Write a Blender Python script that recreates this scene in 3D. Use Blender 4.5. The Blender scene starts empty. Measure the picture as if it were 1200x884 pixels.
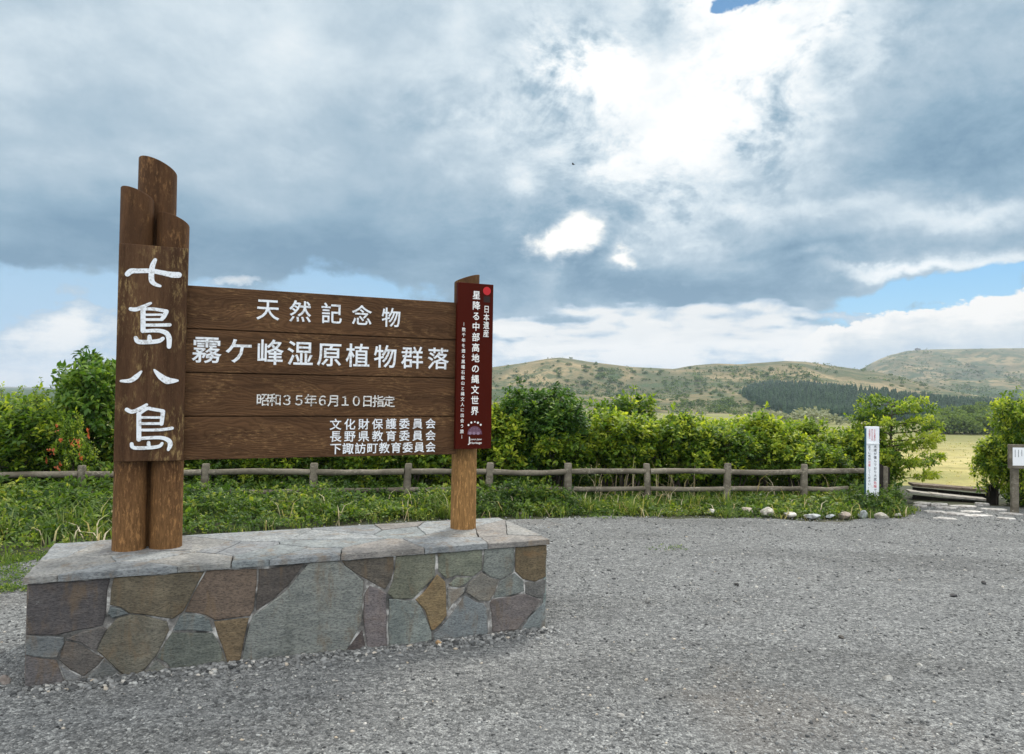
import bpy, math, random
import numpy as np
from mathutils import Vector, Matrix
R = math.radians
rng = np.random.default_rng(7)
random.seed(7)
scene = bpy.context.scene
COL = scene.collection

# ------------------------------------------------------------------ camera
CAM_H = 1.55; F = 862.8; PITCH = 0.0211; ROLL = 0.0143
cam = bpy.data.cameras.new('camera'); cam.sensor_width = 36; cam.lens = F / 1200 * 36
cam.clip_start = 0.05; cam.clip_end = 20000
cam_o = bpy.data.objects.new('camera', cam); COL.objects.link(cam_o)
_fw = Vector((0, math.cos(PITCH), math.sin(PITCH))); _up0 = Vector((0, -math.sin(PITCH), math.cos(PITCH))); _rt0 = Vector((1, 0, 0))
_rt = math.cos(ROLL) * _rt0 + math.sin(ROLL) * _up0
_up = -math.sin(ROLL) * _rt0 + math.cos(ROLL) * _up0
cam_o.matrix_world = Matrix(((_rt.x, _up.x, -_fw.x, 0), (_rt.y, _up.y, -_fw.y, 0), (_rt.z, _up.z, -_fw.z, CAM_H), (0, 0, 0, 1)))
scene.camera = cam_o

def ray(px, py):
    a = (px - 600) / F; b = -(py - 442) / F
    return _fw + a * _rt + b * _up
def at_depth(px, py, y):
    d = ray(px, py); return Vector((d.x / d.y * y, y, CAM_H + d.z / d.y * y))
def on_z(px, py, z):
    d = ray(px, py); t = (z - CAM_H) / d.z
    return Vector((d.x * t, d.y * t, z))

# ------------------------------------------------------------------ light and view
scene.view_settings.view_transform = 'Standard'; scene.view_settings.look = 'None'
scene.view_settings.exposure = 0.14; scene.view_settings.gamma = 1.0
scene.view_settings.use_curve_mapping = False
SUN_AZ, SUN_EL = R(22), R(46)
sun = bpy.data.lights.new('sun', 'SUN'); sun.energy = 3.0; sun.angle = R(15); sun.color = (1.0, 0.94, 0.84)
sun_o = bpy.data.objects.new('sun', sun); COL.objects.link(sun_o)
_sd = Vector((math.sin(SUN_AZ) * math.cos(SUN_EL), math.cos(SUN_AZ) * math.cos(SUN_EL), math.sin(SUN_EL)))
sun_o.rotation_euler = _sd.to_track_quat('Z', 'Y').to_euler(); sun_o.location = (5, 8, 30)

# ------------------------------------------------------------------ node helper
class NT:
    def __init__(s, tree): s.t = tree; s.n = tree.nodes; s.l = tree.links
    def new(s, typ, **kw):
        n = s.n.new(typ)
        for k, v in kw.items(): setattr(n, k, v)
        return n
    def set(s, sock, v):
        if isinstance(v, bpy.types.NodeSocket): s.l.new(v, sock)
        elif v is not None:
            if isinstance(v, (tuple, list)) and len(v) == 3 and sock.type == 'RGBA': v = (*v, 1)
            sock.default_value = v
    def m(s, op, a, b=None, c=None, clamp=False):
        n = s.new('ShaderNodeMath', operation=op, use_clamp=clamp)
        s.set(n.inputs[0], a)
        if b is not None: s.set(n.inputs[1], b)
        if c is not None: s.set(n.inputs[2], c)
        return n.outputs[0]
    def vm(s, op, a, b=None):
        n = s.new('ShaderNodeVectorMath', operation=op); s.set(n.inputs[0], a)
        if b is not None: s.set(n.inputs[1], b)
        return n.outputs[0]
    def mix(s, f, a, b, bt='MIX'):
        n = s.new('ShaderNodeMix', data_type='RGBA', blend_type=bt)
        s.set(n.inputs['Factor'], f); s.set(n.inputs[6], a); s.set(n.inputs[7], b); return n.outputs[2]
    def noise(s, vec, scale, detail=3, rough=.55, dist=0, color=False, dim='3D'):
        n = s.new('ShaderNodeTexNoise', noise_dimensions=dim); s.set(n.inputs['Vector'], vec); s.set(n.inputs['Scale'], scale)
        n.inputs['Detail'].default_value = detail; n.inputs['Roughness'].default_value = rough; n.inputs['Distortion'].default_value = dist
        return n.outputs['Color' if color else 'Fac']
    def vor(s, vec, scale, out='Color', feature='F1', rand=1):
        n = s.new('ShaderNodeTexVoronoi', feature=feature); s.set(n.inputs['Vector'], vec); s.set(n.inputs['Scale'], scale)
        n.inputs['Randomness'].default_value = rand
        return n.outputs[out]
    def ss(s, x, lo, hi):
        n = s.new('ShaderNodeMapRange', interpolation_type='SMOOTHSTEP'); s.set(n.inputs[0], x)
        s.set(n.inputs[1], lo); s.set(n.inputs[2], hi); return n.outputs[0]
    def ramp(s, f, stops):
        n = s.new('ShaderNodeValToRGB'); s.set(n.inputs[0], f); e = n.color_ramp.elements
        while len(e) < len(stops): e.new(.5)
        for q, (p, c) in zip(e, stops): q.position = p; q.color = (*c, 1)
        return n.outputs[0]
    def scale(s, vec, sc):
        return s.vm('MULTIPLY', vec, sc)
    def coord(s, kind='Object'):
        return s.new('ShaderNodeTexCoord').outputs[kind]
    def attr(s, name):
        return s.new('ShaderNodeAttribute', attribute_name=name).outputs['Fac']
    def attrc(s, name):
        return s.new('ShaderNodeAttribute', attribute_name=name).outputs['Color']
    def bump(s, h, strength=.3, dist=.01):
        n = s.new('ShaderNodeBump'); s.set(n.inputs['Height'], h); n.inputs['Strength'].default_value = strength; n.inputs['Distance'].default_value = dist
        return n.outputs[0]
def srgb(*c):
    return tuple(((v / 255 + .055) / 1.055) ** 2.4 if v > 10 else v / 255 / 12.92 for v in c)

# ------------------------------------------------------------------ world: sky with broken cloud deck
world = bpy.data.worlds.new('World'); scene.world = world; world.use_nodes = True
W = NT(world.node_tree); W.n.clear()
SKY_STRENGTH = 0.1
def build_sky():
    d = W.coord('Generated')
    sx = W.new('ShaderNodeSeparateXYZ'); W.l.new(d, sx.inputs[0]); dx, dy, dz = sx.outputs
    sky = W.new('ShaderNodeTexSky', sky_type='NISHITA'); sky.sun_disc = False
    sky.sun_elevation = SUN_EL; sky.sun_rotation = SUN_AZ; sky.altitude = 1600; sky.air_density = 1.0; sky.dust_density = 0.6; sky.ozone_density = 2
    az = W.m('ARCTAN2', dx, dy); el = W.m('ARCSINE', dz)
    A = W.m('MULTIPLY', az, 57.29578); E = W.m('MULTIPLY', el, 57.29578)
    # cloud-plane coordinates: clouds flatten towards the horizon
    k = W.m('DIVIDE', 1.0, W.m('ADD', W.m('MAXIMUM', dz, 0.0), 0.16))
    cp = W.vm('MULTIPLY', d, None); 
    n = W.new('ShaderNodeVectorMath', operation='SCALE'); W.l.new(d, n.inputs[0]); W.l.new(k, n.inputs['Scale']); cp = n.outputs[0]
    warp = W.noise(cp, 1.6, 3, .5, 0, True)
    wv = W.vm('SUBTRACT', warp, (.5, .5, .5))
    sw = W.new('ShaderNodeSeparateXYZ'); W.l.new(wv, sw.inputs[0])
    A2 = W.m('ADD', A, W.m('MULTIPLY', sw.outputs[0], 14)); E2 = W.m('ADD', E, W.m('MULTIPLY', sw.outputs[1], 9))
    n1 = W.noise(cp, 1.3, 7, .56, .3); n2 = W.noise(cp, 3.4, 8, .62, .25)
    n3 = W.noise(W.vm('ADD', cp, (7.3, 2.1, 4.4)), 0.75, 4, .5, .2)
    dd = W.vm('MULTIPLY', d, (1, 1, 1.5)); f1 = W.noise(dd, 9, 8, .58, .1); f2 = W.noise(W.vm('ADD', dd, (3, 1, 2)), 4, 6, .55, .4)
    c1 = W.m('SUBTRACT', n1, .5); c2 = W.m('SUBTRACT', n2, .5); c3 = W.m('SUBTRACT', n3, .5); g1 = W.m('SUBTRACT', f1, .5); g2 = W.m('SUBTRACT', f2, .5)
    def p2a(px, py):
        v = ray(px, py).normalized(); return math.degrees(math.atan2(v.x, v.y)), math.degrees(math.asin(v.z))
    def blob(px, py, wx, wy, warped=True):
        a, e = p2a(px, py); sa = math.degrees(wx / F); se = math.degrees(wy / F)
        u = W.m('DIVIDE', W.m('SUBTRACT', A2 if warped else A, a), sa); v = W.m('DIVIDE', W.m('SUBTRACT', E2 if warped else E, e), se)
        r2 = W.m('ADD', W.m('MULTIPLY', u, u), W.m('MULTIPLY', v, v))
        return W.m('EXPONENT', W.m('MULTIPLY', r2, -1.0))
    def add(*xs):
        r = xs[0]
        for x in xs[1:]: r = W.m('ADD', r, x)
        return r
    def sc(x, q): return W.m('MULTIPLY', x, q)
    hw = W.noise(W.vm('MULTIPLY', d, (1, 1, 1.4)), 11, 5, .6, 0, True); hv = W.new('ShaderNodeSeparateXYZ'); W.l.new(W.vm('SUBTRACT', hw, (.5, .5, .5)), hv.inputs[0])
    A3 = W.m('MULTIPLY_ADD', hv.outputs[0], 5.5, A); E3 = W.m('MULTIPLY_ADD', hv.outputs[1], 4.5, E)
    def crisp(px, py, wx, wy):
        a, e = p2a(px, py); u = W.m('DIVIDE', W.m('SUBTRACT', A3, a), math.degrees(wx / F)); v = W.m('DIVIDE', W.m('SUBTRACT', E3, e), math.degrees(wy / F))
        return W.m('EXPONENT', W.m('MULTIPLY', W.m('ADD', W.m('MULTIPLY', u, u), W.m('MULTIPLY', v, v)), -1.0))
    h1 = W.m('SUBTRACT', W.noise(W.vm('ADD', dd, (5, 2, 8)), 22, 9, .66, .35), .5); h2 = W.m('SUBTRACT', W.noise(W.vm('ADD', dd, (1, 7, 3)), 7, 9, .64, .35), .5)
    E4 = W.m('ADD', E2, W.m('ADD', W.m('MULTIPLY', hv.outputs[2], 6.0), W.m('MULTIPLY', g2, 9.0)))
    # --- grey deck: where it covers
    cover = add(W.ss(E4, 4.5, 11.0), sc(blob(830, 345, 170, 45), .9), sc(blob(660, 370, 150, 26), .7), sc(blob(1000, 285, 170, 40), .5), sc(c1, .7), sc(g2, .7), sc(g1, .6), sc(h1, .3),
                sc(crisp(1115, 345, 75, 14), -1.1), sc(crisp(1185, 318, 30, 10), -.7), sc(crisp(866, -5, 24, 11), -2.2), sc(blob(60, 350, 110, 16), -.2))
    cover = W.ss(cover, .22, .66)
    # --- deck brightness 0 dark .. 1 white
    glow = add(sc(blob(868, 45, 92, 92), .38), sc(blob(905, 70, 45, 90), .14), sc(crisp(690, 85, 56, 34), .44), sc(blob(775, 190, 110, 80), .26), sc(blob(945, 50, 45, 55), .12), sc(blob(640, 60, 40, 40), .16), sc(blob(560, 150, 120, 50), .08),
               sc(blob(780, 50, 28, 50), -.14), sc(crisp(930, 75, 22, 20), -.14), sc(blob(745, 120, 26, 60), -.12))
    rid = W.m('POWER', W.m('SUBTRACT', 1.0, W.m('ABSOLUTE', W.m('MULTIPLY', h2, 5.0)), clamp=True), 2.5)
    tex = add(sc(g1, 3.0), sc(g2, 2.2), sc(h2, 4.2), sc(h1, 1.8), sc(rid, .55))
    br = add(.32, sc(W.ss(E2, 8, 24), .20), sc(c1, .42), sc(g2, .46), W.m('MULTIPLY', add(sc(g1, .40), sc(h2, .62), sc(h1, .26)), W.m('MULTIPLY_ADD', W.ss(A, -14, 4), .55, .45)), sc(c3, .22), sc(c2, .20),
             W.m('MULTIPLY', glow, W.m('ADD', .66, W.m('MULTIPLY', tex, 1.3))), sc(blob(700, 210, 130, 70), .12),
             sc(crisp(1010, 238, 60, 14), .30), sc(crisp(1090, 262, 110, 18), .26), sc(crisp(330, 60, 36, 46), .13), sc(crisp(0, 75, 60, 36), .14), sc(crisp(612, 205, 26, 16), .3), sc(crisp(860, 245, 60, 10), .22), sc(crisp(1120, 312, 80, 9), .42), sc(crisp(1030, 318, 50, 8), .32), sc(crisp(960, 300, 40, 7), .2), sc(crisp(1150, 245, 60, 12), .25),
             sc(blob(380, 300, 260, 42), -.17), sc(blob(820, 330, 130, 36), -.22), sc(blob(980, 285, 60, 14), -.12), sc(blob(1050, 170, 120, 70), -.10), sc(blob(120, 285, 120, 40), -.12), sc(blob(640, 350, 130, 25), -.08))
    back = W.ss(dy, .35, -.25)                  # unseen bright cloud added behind the camera as fill for the sign front
    zen = W.ss(dz, .52, .85)
    br = add(br, sc(back, .62), sc(zen, .35))
    deck = W.ramp(W.m('MULTIPLY_ADD', br, .86, -.065), [(0.03, srgb(110, 143, 167)), (0.17, srgb(135, 164, 184)), (0.33, srgb(169, 189, 203)), (0.48, srgb(205, 218, 226)), (0.66, srgb(234, 239, 241)), (0.92, (1.0, 1.0, .98))])
    # --- low cumulus bank and separate puffs
    low = add(sc(W.ss(E2, 8.0, 1.0), .50), sc(blob(780, 410, 260, 26), .40), sc(blob(640, 392, 90, 10), .3), sc(blob(900, 380, 120, 10), .3), sc(blob(950, 395, 120, 20), .35), sc(blob(660, 400, 160, 26), .42), sc(crisp(70, 392, 46, 26), .62), sc(blob(110, 350, 60, 20), .25), sc(crisp(30, 450, 60, 16), .5),
              sc(crisp(275, 329, 34, 9), .75), sc(blob(1150, 300, 70, 14), .35), sc(crisp(1192, 292, 20, 24), .8), sc(blob(840, 370, 70, 22), .5), sc(g1, 1.1), sc(h1, .8), sc(c2, .45))
    lowm = W.ss(low, .40, .62)
    lowb = W.m('ADD', W.m('MULTIPLY', W.ss(low, .42, 1.0), .8), W.m('MULTIPLY', g2, .55))
    lowc = W.ramp(lowb, [(0.0, srgb(170, 192, 210)), (.4, srgb(212, 221, 227)), (.8, (0.90, 0.89, 0.86))])
    # heaped bank over the right hills: a wandering top line, lit on its crowns
    def prof_a(px, w): a, _ = p2a(px, 400); u = W.m('DIVIDE', W.m('SUBTRACT', A3, a), math.degrees(w / F)); return W.m('EXPONENT', W.m('MULTIPLY', W.m('MULTIPLY', u, u), -1.0))
    top = add(-.6, sc(prof_a(1110, 95), 5.0), sc(prof_a(1230, 70), 4.4), sc(prof_a(1010, 60), 4.0), sc(prof_a(930, 50), 1.8), sc(c2, 2.5), sc(g1, 4.0), sc(h1, 3.0))
    depth = W.m('SUBTRACT', top, E3); bankm = W.m('MULTIPLY', W.ss(depth, -.12, .30), W.ss(dy, .1, .4))
    bankc = W.ramp(add(W.m('MULTIPLY', W.ss(depth, 4.2, .1), .85), sc(g1, 1.5), sc(h1, 1.1), sc(h2, .9), .05), [(0, srgb(176, 194, 208)), (.45, srgb(216, 222, 224)), (.8, (.92, .90, .86))])
    puff = add(crisp(673, 268, 36, 34), sc(crisp(655, 285, 36, 20), .8), sc(crisp(737, 300, 20, 15), 1.0), sc(g1, .9), sc(h1, .9))
    puffm = W.ss(puff, .20, .95)
    puffc = W.ramp(W.m('ADD', W.ss(puff, .4, 1.1), W.m('MULTIPLY', g1, .9)), [(0, srgb(196, 210, 220)), (.55, srgb(236, 238, 236)), (1, (1.0, .99, .95))])
    # blue air with a paler horizon
    blue = W.mix(1.0, sky.outputs[0], (SKY_STRENGTH * .55, SKY_STRENGTH * .85, SKY_STRENGTH * .92), 'MULTIPLY')
    blue = W.mix(W.ss(W.m('MULTIPLY_ADD', W.ss(A, 5, -20), -5.0, E), 12, -1), blue, srgb(164, 198, 224))
    col = W.mix(W.m('MULTIPLY', lowm, .95), blue, lowc)
    col = W.mix(cover, col, deck)
    col = W.mix(W.m('MULTIPLY', W.m('MULTIPLY', lowm, W.ss(E2, 10.5, 6.5)), .85), col, lowc)
    col = W.mix(bankm, col, bankc)
    col = W.mix(puffm, col, puffc)
    gain = W.m('ADD', 1.0, W.m('ADD', W.m('MULTIPLY', back, .60), W.m('MULTIPLY', zen, .35)))  # unseen sky behind and overhead brightened as added fill light
    gn = W.new('ShaderNodeVectorMath', operation='SCALE'); W.l.new(col, gn.inputs[0]); W.l.new(W.m('DIVIDE', gain, SKY_STRENGTH), gn.inputs['Scale'])
    bg = W.new('ShaderNodeBackground'); W.l.new(gn.outputs[0], bg.inputs[0]); bg.inputs[1].default_value = SKY_STRENGTH
    out = W.new('ShaderNodeOutputWorld'); W.l.new(bg.outputs[0], out.inputs[0])
build_sky()
try:
    world.cycles.sampling_method = 'MANUAL'; world.cycles.sample_map_resolution = 512
except Exception: pass

# ------------------------------------------------------------------ materials
def material(name):
    mt = bpy.data.materials.new(name); mt.use_nodes = True
    t = NT(mt.node_tree); b = mt.node_tree.nodes['Principled BSDF']
    return mt, t, b
def simple(name, col, rough=.7, spec=.3):
    mt, t, b = material(name); b.inputs['Base Color'].default_value = (*col, 1); b.inputs['Roughness'].default_value = rough
    b.inputs['Specular IOR Level'].default_value = spec; return mt

def wood_material(name, stretch, dark, mid, worn, worn_amt=.5, rough=.62, knots=False, worn_low=None):
    mt, t, b = material(name)
    o = t.coord('Object')
    v = t.scale(o, stretch)
    big = t.noise(v, 2.2, 5, .6, .6); fine = t.noise(v, 26, 6, .7, .25); micro = t.noise(t.scale(v, (1, 1, 1)), 90, 3, .7)
    if knots:                          # cathedral grain of sawn boards
        wv_ = t.vm('ADD', t.scale(o, (.9, 4, 5.0)), t.vm('MULTIPLY', t.noise(t.scale(o, (1.1, 1, 3)), 1.7, 3, .5, 0, True), (1.6, 1.6, 1.6)))
        w = t.new('ShaderNodeTexWave', wave_type='RINGS', rings_direction='Y'); t.set(w.inputs['Vector'], wv_)
        w.inputs['Scale'].default_value = 3.1; w.inputs['Distortion'].default_value = 5; w.inputs['Detail'].default_value = 4; w.inputs['Detail Scale'].default_value = .6
        fine = t.m('ADD', t.m('MULTIPLY', fine, .62), t.m('MULTIPLY', w.outputs['Fac'], .38))
    half = tuple(.35 * q + 1.9 for q in stretch)
    patch = t.noise(t.scale(o, half), 1.5, 5, .62, .3); speck = t.noise(t.scale(o, tuple(.7 * q + .8 for q in stretch)), 16, 5, .75, .2)
    wornf = t.m('MULTIPLY', t.ss(patch, .45, .62), t.ss(speck, .48, .66))
    col = t.mix(t.ss(big, .3, .7), dark, mid)
    col = t.mix(t.m('MULTIPLY', t.ss(fine, .52, .34), .34), col, tuple(q * .42 for q in dark))
    col = t.mix(t.m('MULTIPLY', t.ss(micro, .55, .75), .22), col, worn)
    col = t.mix(t.m('MULTIPLY', wornf, worn_amt), col, worn)
    if worn_low is not None:           # stain worn off where splash water reaches
        z = t.new('ShaderNodeSeparateXYZ'); t.l.new(o, z.inputs[0])
        lowf = t.ss(t.m('ADD', z.outputs[2], t.m('MULTIPLY', t.m('SUBTRACT', patch, .5), 1.2)), worn_low[1], worn_low[0])
        pale = t.mix(t.ss(fine, .36, .62), tuple(q * .40 for q in worn), tuple(q * .72 for q in worn))
        pale = t.mix(t.m('MULTIPLY', t.ss(speck, .52, .66), .65), pale, tuple(q * 1.45 for q in worn))
        col = t.mix(t.m('MULTIPLY', lowf, worn_low[2]), col, pale)
    t.set(b.inputs['Base Color'], col); b.inputs['Roughness'].default_value = rough; b.inputs['Specular IOR Level'].default_value = .08
    t.set(b.inputs['Normal'], t.bump(t.m('ADD', fine, t.m('MULTIPLY', speck, .4)), .5, .006))
    return mt
DK, MD, WO = (.052, .026, .014), (.105, .055, .029), (.30, .175, .08)
M_board = wood_material('stained_board_wood', (.55, 3, 6), (.064, .033, .017), (.118, .061, .030), WO, .62, knots=True)
M_panel = wood_material('stained_panel_wood', (5, 3, .5), DK, MD, (.36, .25, .11), .6)
M_post = wood_material('stained_post_wood', (4, 4, .45), (.052, .026, .013), (.11, .054, .025), (.38, .20, .08), .6, worn_low=(.6, 1.4, .55))
M_post_tan = wood_material('tan_post_wood', (4, 4, .45), (.055, .029, .014), (.12, .062, .027), (.46, .25, .095), .6, worn_low=(1.0, 1.5, .9))
M_fence = wood_material('weathered_fence_wood', (1.0, 2.2, 2.2), (.095, .083, .064), (.215, .19, .15), (.44, .40, .33), .65, .85)
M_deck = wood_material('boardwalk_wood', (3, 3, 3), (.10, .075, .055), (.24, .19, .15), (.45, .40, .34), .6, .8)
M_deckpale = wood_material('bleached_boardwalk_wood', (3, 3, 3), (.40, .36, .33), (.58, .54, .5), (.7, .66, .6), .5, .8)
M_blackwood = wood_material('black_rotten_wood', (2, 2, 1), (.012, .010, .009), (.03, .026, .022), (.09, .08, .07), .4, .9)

def paint_material(name, col, wear, wear_amt, scale=60):
    mt, t, b = material(name); o = t.coord('Object')
    n = t.noise(o, scale, 4, .7); n2 = t.noise(o, scale * .25, 3, .6)
    f = t.m('MULTIPLY', t.ss(t.m('ADD', n, t.m('MULTIPLY', t.m('SUBTRACT', n2, .5), .9)), .52, .68), wear_amt)
    t.set(b.inputs['Base Color'], t.mix(f, col, wear)); b.inputs['Roughness'].default_value = .75
    return mt
M_white = paint_material('white_sign_paint', (.78, .81, .85), (.22, .19, .17), .42)
M_white_worn = paint_material('flaking_white_paint', (.70, .69, .67), (.10, .07, .045), .92, 110)
M_white_red = simple('white_print', (.85, .84, .82), .5)
M_redpanel, t, b = material('dark_red_panel_paint')
t.set(b.inputs['Base Color'], t.mix(t.noise(t.coord(), 4, 4), (.050, .0062, .0030), (.066, .0085, .0042))); b.inputs['Roughness'].default_value = .55; b.inputs['Specular IOR Level'].default_value = .05
M_reddot = simple('bright_red_print', (.50, .012, .018), .5)
M_darkprint = simple('dark_maroon_print', (.02, .006, .005), .6)
M_purple = simple('faded_purple_print', (.105, .045, .075), .6)
M_lilac = simple('lilac_print', (.26, .17, .24), .6)
M_darktext = simple('dark_print', (.05, .055, .065), .6)
M_redtext = simple('red_print', (.55, .09, .12), .6)
M_whiteboard = paint_material('white_post_paint', (.80, .83, .88), (.55, .56, .57), .5, 9)
M_tealside = simple('teal_post_side', (.05, .13, .17), .6)
M_paper = simple('notice_paper', (.78, .80, .82), .6)

def stone_material(name, bumpy=.5, fine_scale=55):
    mt, t, b = material(name); o = t.coord('Object'); c = t.attrc('stone')
    n = t.noise(t.scale(o, (1, 1, 2.2)), 9, 6, .65, .6); f = t.noise(t.scale(o, (1, 1, 2.6)), fine_scale, 5, .7, .3)
    rust = t.noise(t.vm('ADD', o, (3, 5, 1)), 3.6, 4, .6, .6)
    col = t.mix(t.m('MULTIPLY', t.ss(n, .35, .7), .5), c, t.mix(1, c, (1.8, 1.75, 1.65), 'MULTIPLY'))
    col = t.mix(t.m('MULTIPLY', t.ss(f, .56, .36), .7), col, t.mix(1, c, (.36, .36, .38), 'MULTIPLY'))
    col = t.mix(t.m('MULTIPLY', t.ss(rust, .56, .72), t.attr('rust')), col, (.22, .13, .06))
    band = t.noise(t.scale(o, (2.2, 2.2, .5)), 1.9, 4, .6, .8); col = t.mix(t.m('MULTIPLY', t.ss(band, .5, .66), .5), col, t.mix(1, col, (.55, .56, .56), 'MULTIPLY'))
    stain = t.noise(t.vm('ADD', t.scale(o, (4, 4, 1.2)), (1, 2, 7)), 2.4, 5, .65, .4); col = t.mix(t.m('MULTIPLY', t.ss(stain, .52, .68), .5), col, (.17, .115, .065))
    lich = t.noise(o, 30, 3, .7); col = t.mix(t.m('MULTIPLY', t.ss(lich, .66, .75), .35), col, (.40, .42, .40))
    t.set(b.inputs['Base Color'], col); b.inputs['Roughness'].default_value = .78; b.inputs['Specular IOR Level'].default_value = .3
    t.set(b.inputs['Normal'], t.bump(t.m('ADD', t.m('MULTIPLY', t.noise(o, 5, 3, .6, .5), 1.6), t.m('ADD', t.m('MULTIPLY', n, .8), t.m('MULTIPLY', f, .6))), bumpy, .014))
    return mt
M_facing = stone_material('facing_stone', .95)
M_cap = stone_material('cap_stone', .4)
M_mortar, t, b = material('mortar')
_o = t.coord(); t.set(b.inputs['Base Color'], t.ramp(t.noise(_o, 7, 5, .7), [(.38, (.05, .05, .048)), (.52, (.20, .19, .18)), (.62, (.56, .55, .53))])); b.inputs['Roughness'].default_value = .9
t.set(b.inputs['Normal'], t.bump(t.noise(_o, 60, 4), .5, .006))

def gravel_shader(t, o):
    v = t.vor(o, 62, 'Color'); vd = t.vor(o, 62, 'Distance'); v2 = t.vor(t.vm('ADD', o, (3, 7, 0)), 150, 'Color'); v3 = t.vor(o, 26, 'Color')
    g = t.new('ShaderNodeSeparateColor'); t.l.new(v, g.inputs[0]); g2 = t.new('ShaderNodeSeparateColor'); t.l.new(v2, g2.inputs[0]); g3 = t.new('ShaderNodeSeparateColor'); t.l.new(v3, g3.inputs[0])
    s = t.m('ADD', t.m('MULTIPLY', g.outputs[0], .45), t.m('ADD', t.m('MULTIPLY', g2.outputs[1], .4), t.m('MULTIPLY', g3.outputs[0], .15)))
    col = t.ramp(s, [(.08, (.036, .038, .040)), (.42, (.130, .135, .137)), (.66, (.222, .229, .231)), (.92, (.44, .45, .44))])
    big = t.noise(o, .55, 5, .6, .4); mid = t.noise(o, 2.3, 4, .6)
    col = t.mix(t.m('MULTIPLY', t.ss(mid, .35, .7), .28), col, (.12, .125, .13))
    track = t.noise(t.scale(t.vm('ADD', o, (0, 3, 0)), (.25, 1.1, 1)), 1.0, 4, .6, .5); col = t.mix(t.m('MULTIPLY', t.ss(track, .5, .66), .5), col, t.mix(1, col, (.55, .545, .54), 'MULTIPLY'))
    pale = t.noise(t.vm('ADD', o, (11, 5, 0)), .8, 5, .65, .6); col = t.mix(t.m('MULTIPLY', t.ss(pale, .56, .7), .35), col, t.mix(1, col, (1.5, 1.5, 1.5), 'MULTIPLY'))
    brown = t.m('MULTIPLY', t.ss(t.noise(t.vm('ADD', o, (1.9, 4.2, 0)), .42, 4, .6, .5), .56, .72), .30)
    col = t.mix(brown, col, (.135, .108, .085))
    h = t.m('ADD', t.m('MULTIPLY', vd, -.9), t.m('ADD', t.m('MULTIPLY', g2.outputs[0], .5), t.m('MULTIPLY', big, .6)))
    return col, h
M_gravel, t, b = material('gravel')
_c, _h = gravel_shader(t, t.coord()); t.set(b.inputs['Base Color'], _c); b.inputs['Roughness'].default_value = .9; b.inputs['Specular IOR Level'].default_value = .2
t.set(b.inputs['Normal'], t.bump(_h, .9, .012))
M_pebble, t, b = material('crushed_stone')
t.set(b.inputs['Base Color'], t.ramp(t.attr('tint'), [(0, (.028, .030, .032)), (.35, (.115, .119, .121)), (.7, (.245, .251, .252)), (.9, (.42, .425, .415)), (.97, (.40, .33, .25)), (1, (.58, .57, .55))])); b.inputs['Roughness'].default_value = .85
M_rock, t, b = material('edging_rock')
_o = t.coord(); _n = t.noise(_o, 14, 6, .7); _oi = t.new('ShaderNodeObjectInfo')
t.set(b.inputs['Base Color'], t.mix(t.ss(_n, .62, .36), _oi.outputs['Color'], t.mix(1, _oi.outputs['Color'], (.42, .40, .38), 'MULTIPLY'))); b.inputs['Roughness'].default_value = .85
t.set(b.inputs['Normal'], t.bump(_n, .7, .02))
M_soil, t, b = material('soil_and_turf')
_o = t.coord(); _n = t.noise(_o, 1.7, 6, .65)
t.set(b.inputs['Base Color'], t.ramp(_n, [(.3, (.022, .026, .011)), (.5, (.034, .042, .014)), (.70, (.085, .07, .045))])); b.inputs['Roughness'].default_value = .95
t.set(b.inputs['Normal'], t.bump(t.noise(_o, 30, 4), .8, .03))
M_meadow, t, b = material('meadow_grass')
_o = t.coord(); _n = t.noise(t.scale(_o, (1, 1.6, 1)), .035, 6, .62, .4); _n2 = t.noise(_o, .5, 5, .7); _n3 = t.noise(_o, 4, 3, .7)
_c = t.ramp(_n, [(.32, (.22, .22, .075)), (.5, (.40, .35, .14)), (.66, (.58, .50, .26))])
_n4 = t.noise(t.scale(_o, (.5, 1, 1)), .22, 5, .7, .5); _c = t.mix(t.m('MULTIPLY', t.ss(_n4, .47, .62), .5), _c, (.20, .17, .07)); _c = t.mix(t.m('MULTIPLY', t.ss(_n2, .5, .68), .6), _c, (.14, .16, .05)); _c = t.mix(t.m('MULTIPLY', t.ss(_n3, .5, .7), .35), _c, (.16, .13, .06))
_sy = t.new('ShaderNodeSeparateXYZ'); t.l.new(_o, _sy.inputs[0]); _c = t.mix(t.m('MULTIPLY', t.ss(t.m('ADD', _sy.outputs[1], t.m('MULTIPLY', t.m('SUBTRACT', _n, .5), 120.)), 110., 190.), .75), _c, (.15, .165, .065))
t.set(b.inputs['Base Color'], _c); b.inputs['Roughness'].default_value = .95; b.inputs['Specular IOR Level'].default_value = .1
M_hill, t, b = material('hill_grass_and_scrub')
_o = t.coord(); _n = t.noise(_o, .011, 6, .62, .5); _n2 = t.noise(_o, .045, 6, .68, .3); _n3 = t.noise(_o, .3, 4, .7)
_w = t.attr('wood')
_c = t.ramp(_n, [(.36, (.085, .095, .048)), (.5, (.175, .150, .080)), (.64, (.31, .245, .135))])
_c = t.mix(t.m('MULTIPLY', t.ss(_n2, .49, .58), .8), _c, (.062, .092, .04)); _c = t.mix(t.m('MULTIPLY', t.ss(_n3, .5, .7), .35), _c, (.07, .075, .035))
_wf = t.ss(t.m('ADD', _w, t.m('MULTIPLY', t.m('SUBTRACT', _n2, .5), 1.1)), .35, .65)
_c = t.mix(_wf, _c, t.mix(t.ss(_n3, .35, .65), (.035, .062, .03), (.075, .11, .045)))
t.set(b.inputs['Base Color'], _c); b.inputs['Roughness'].default_value = .95; b.inputs['Specular IOR Level'].default_value = .1
t.set(b.inputs['Normal'], t.bump(_n3, .8, 2.0))

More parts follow.
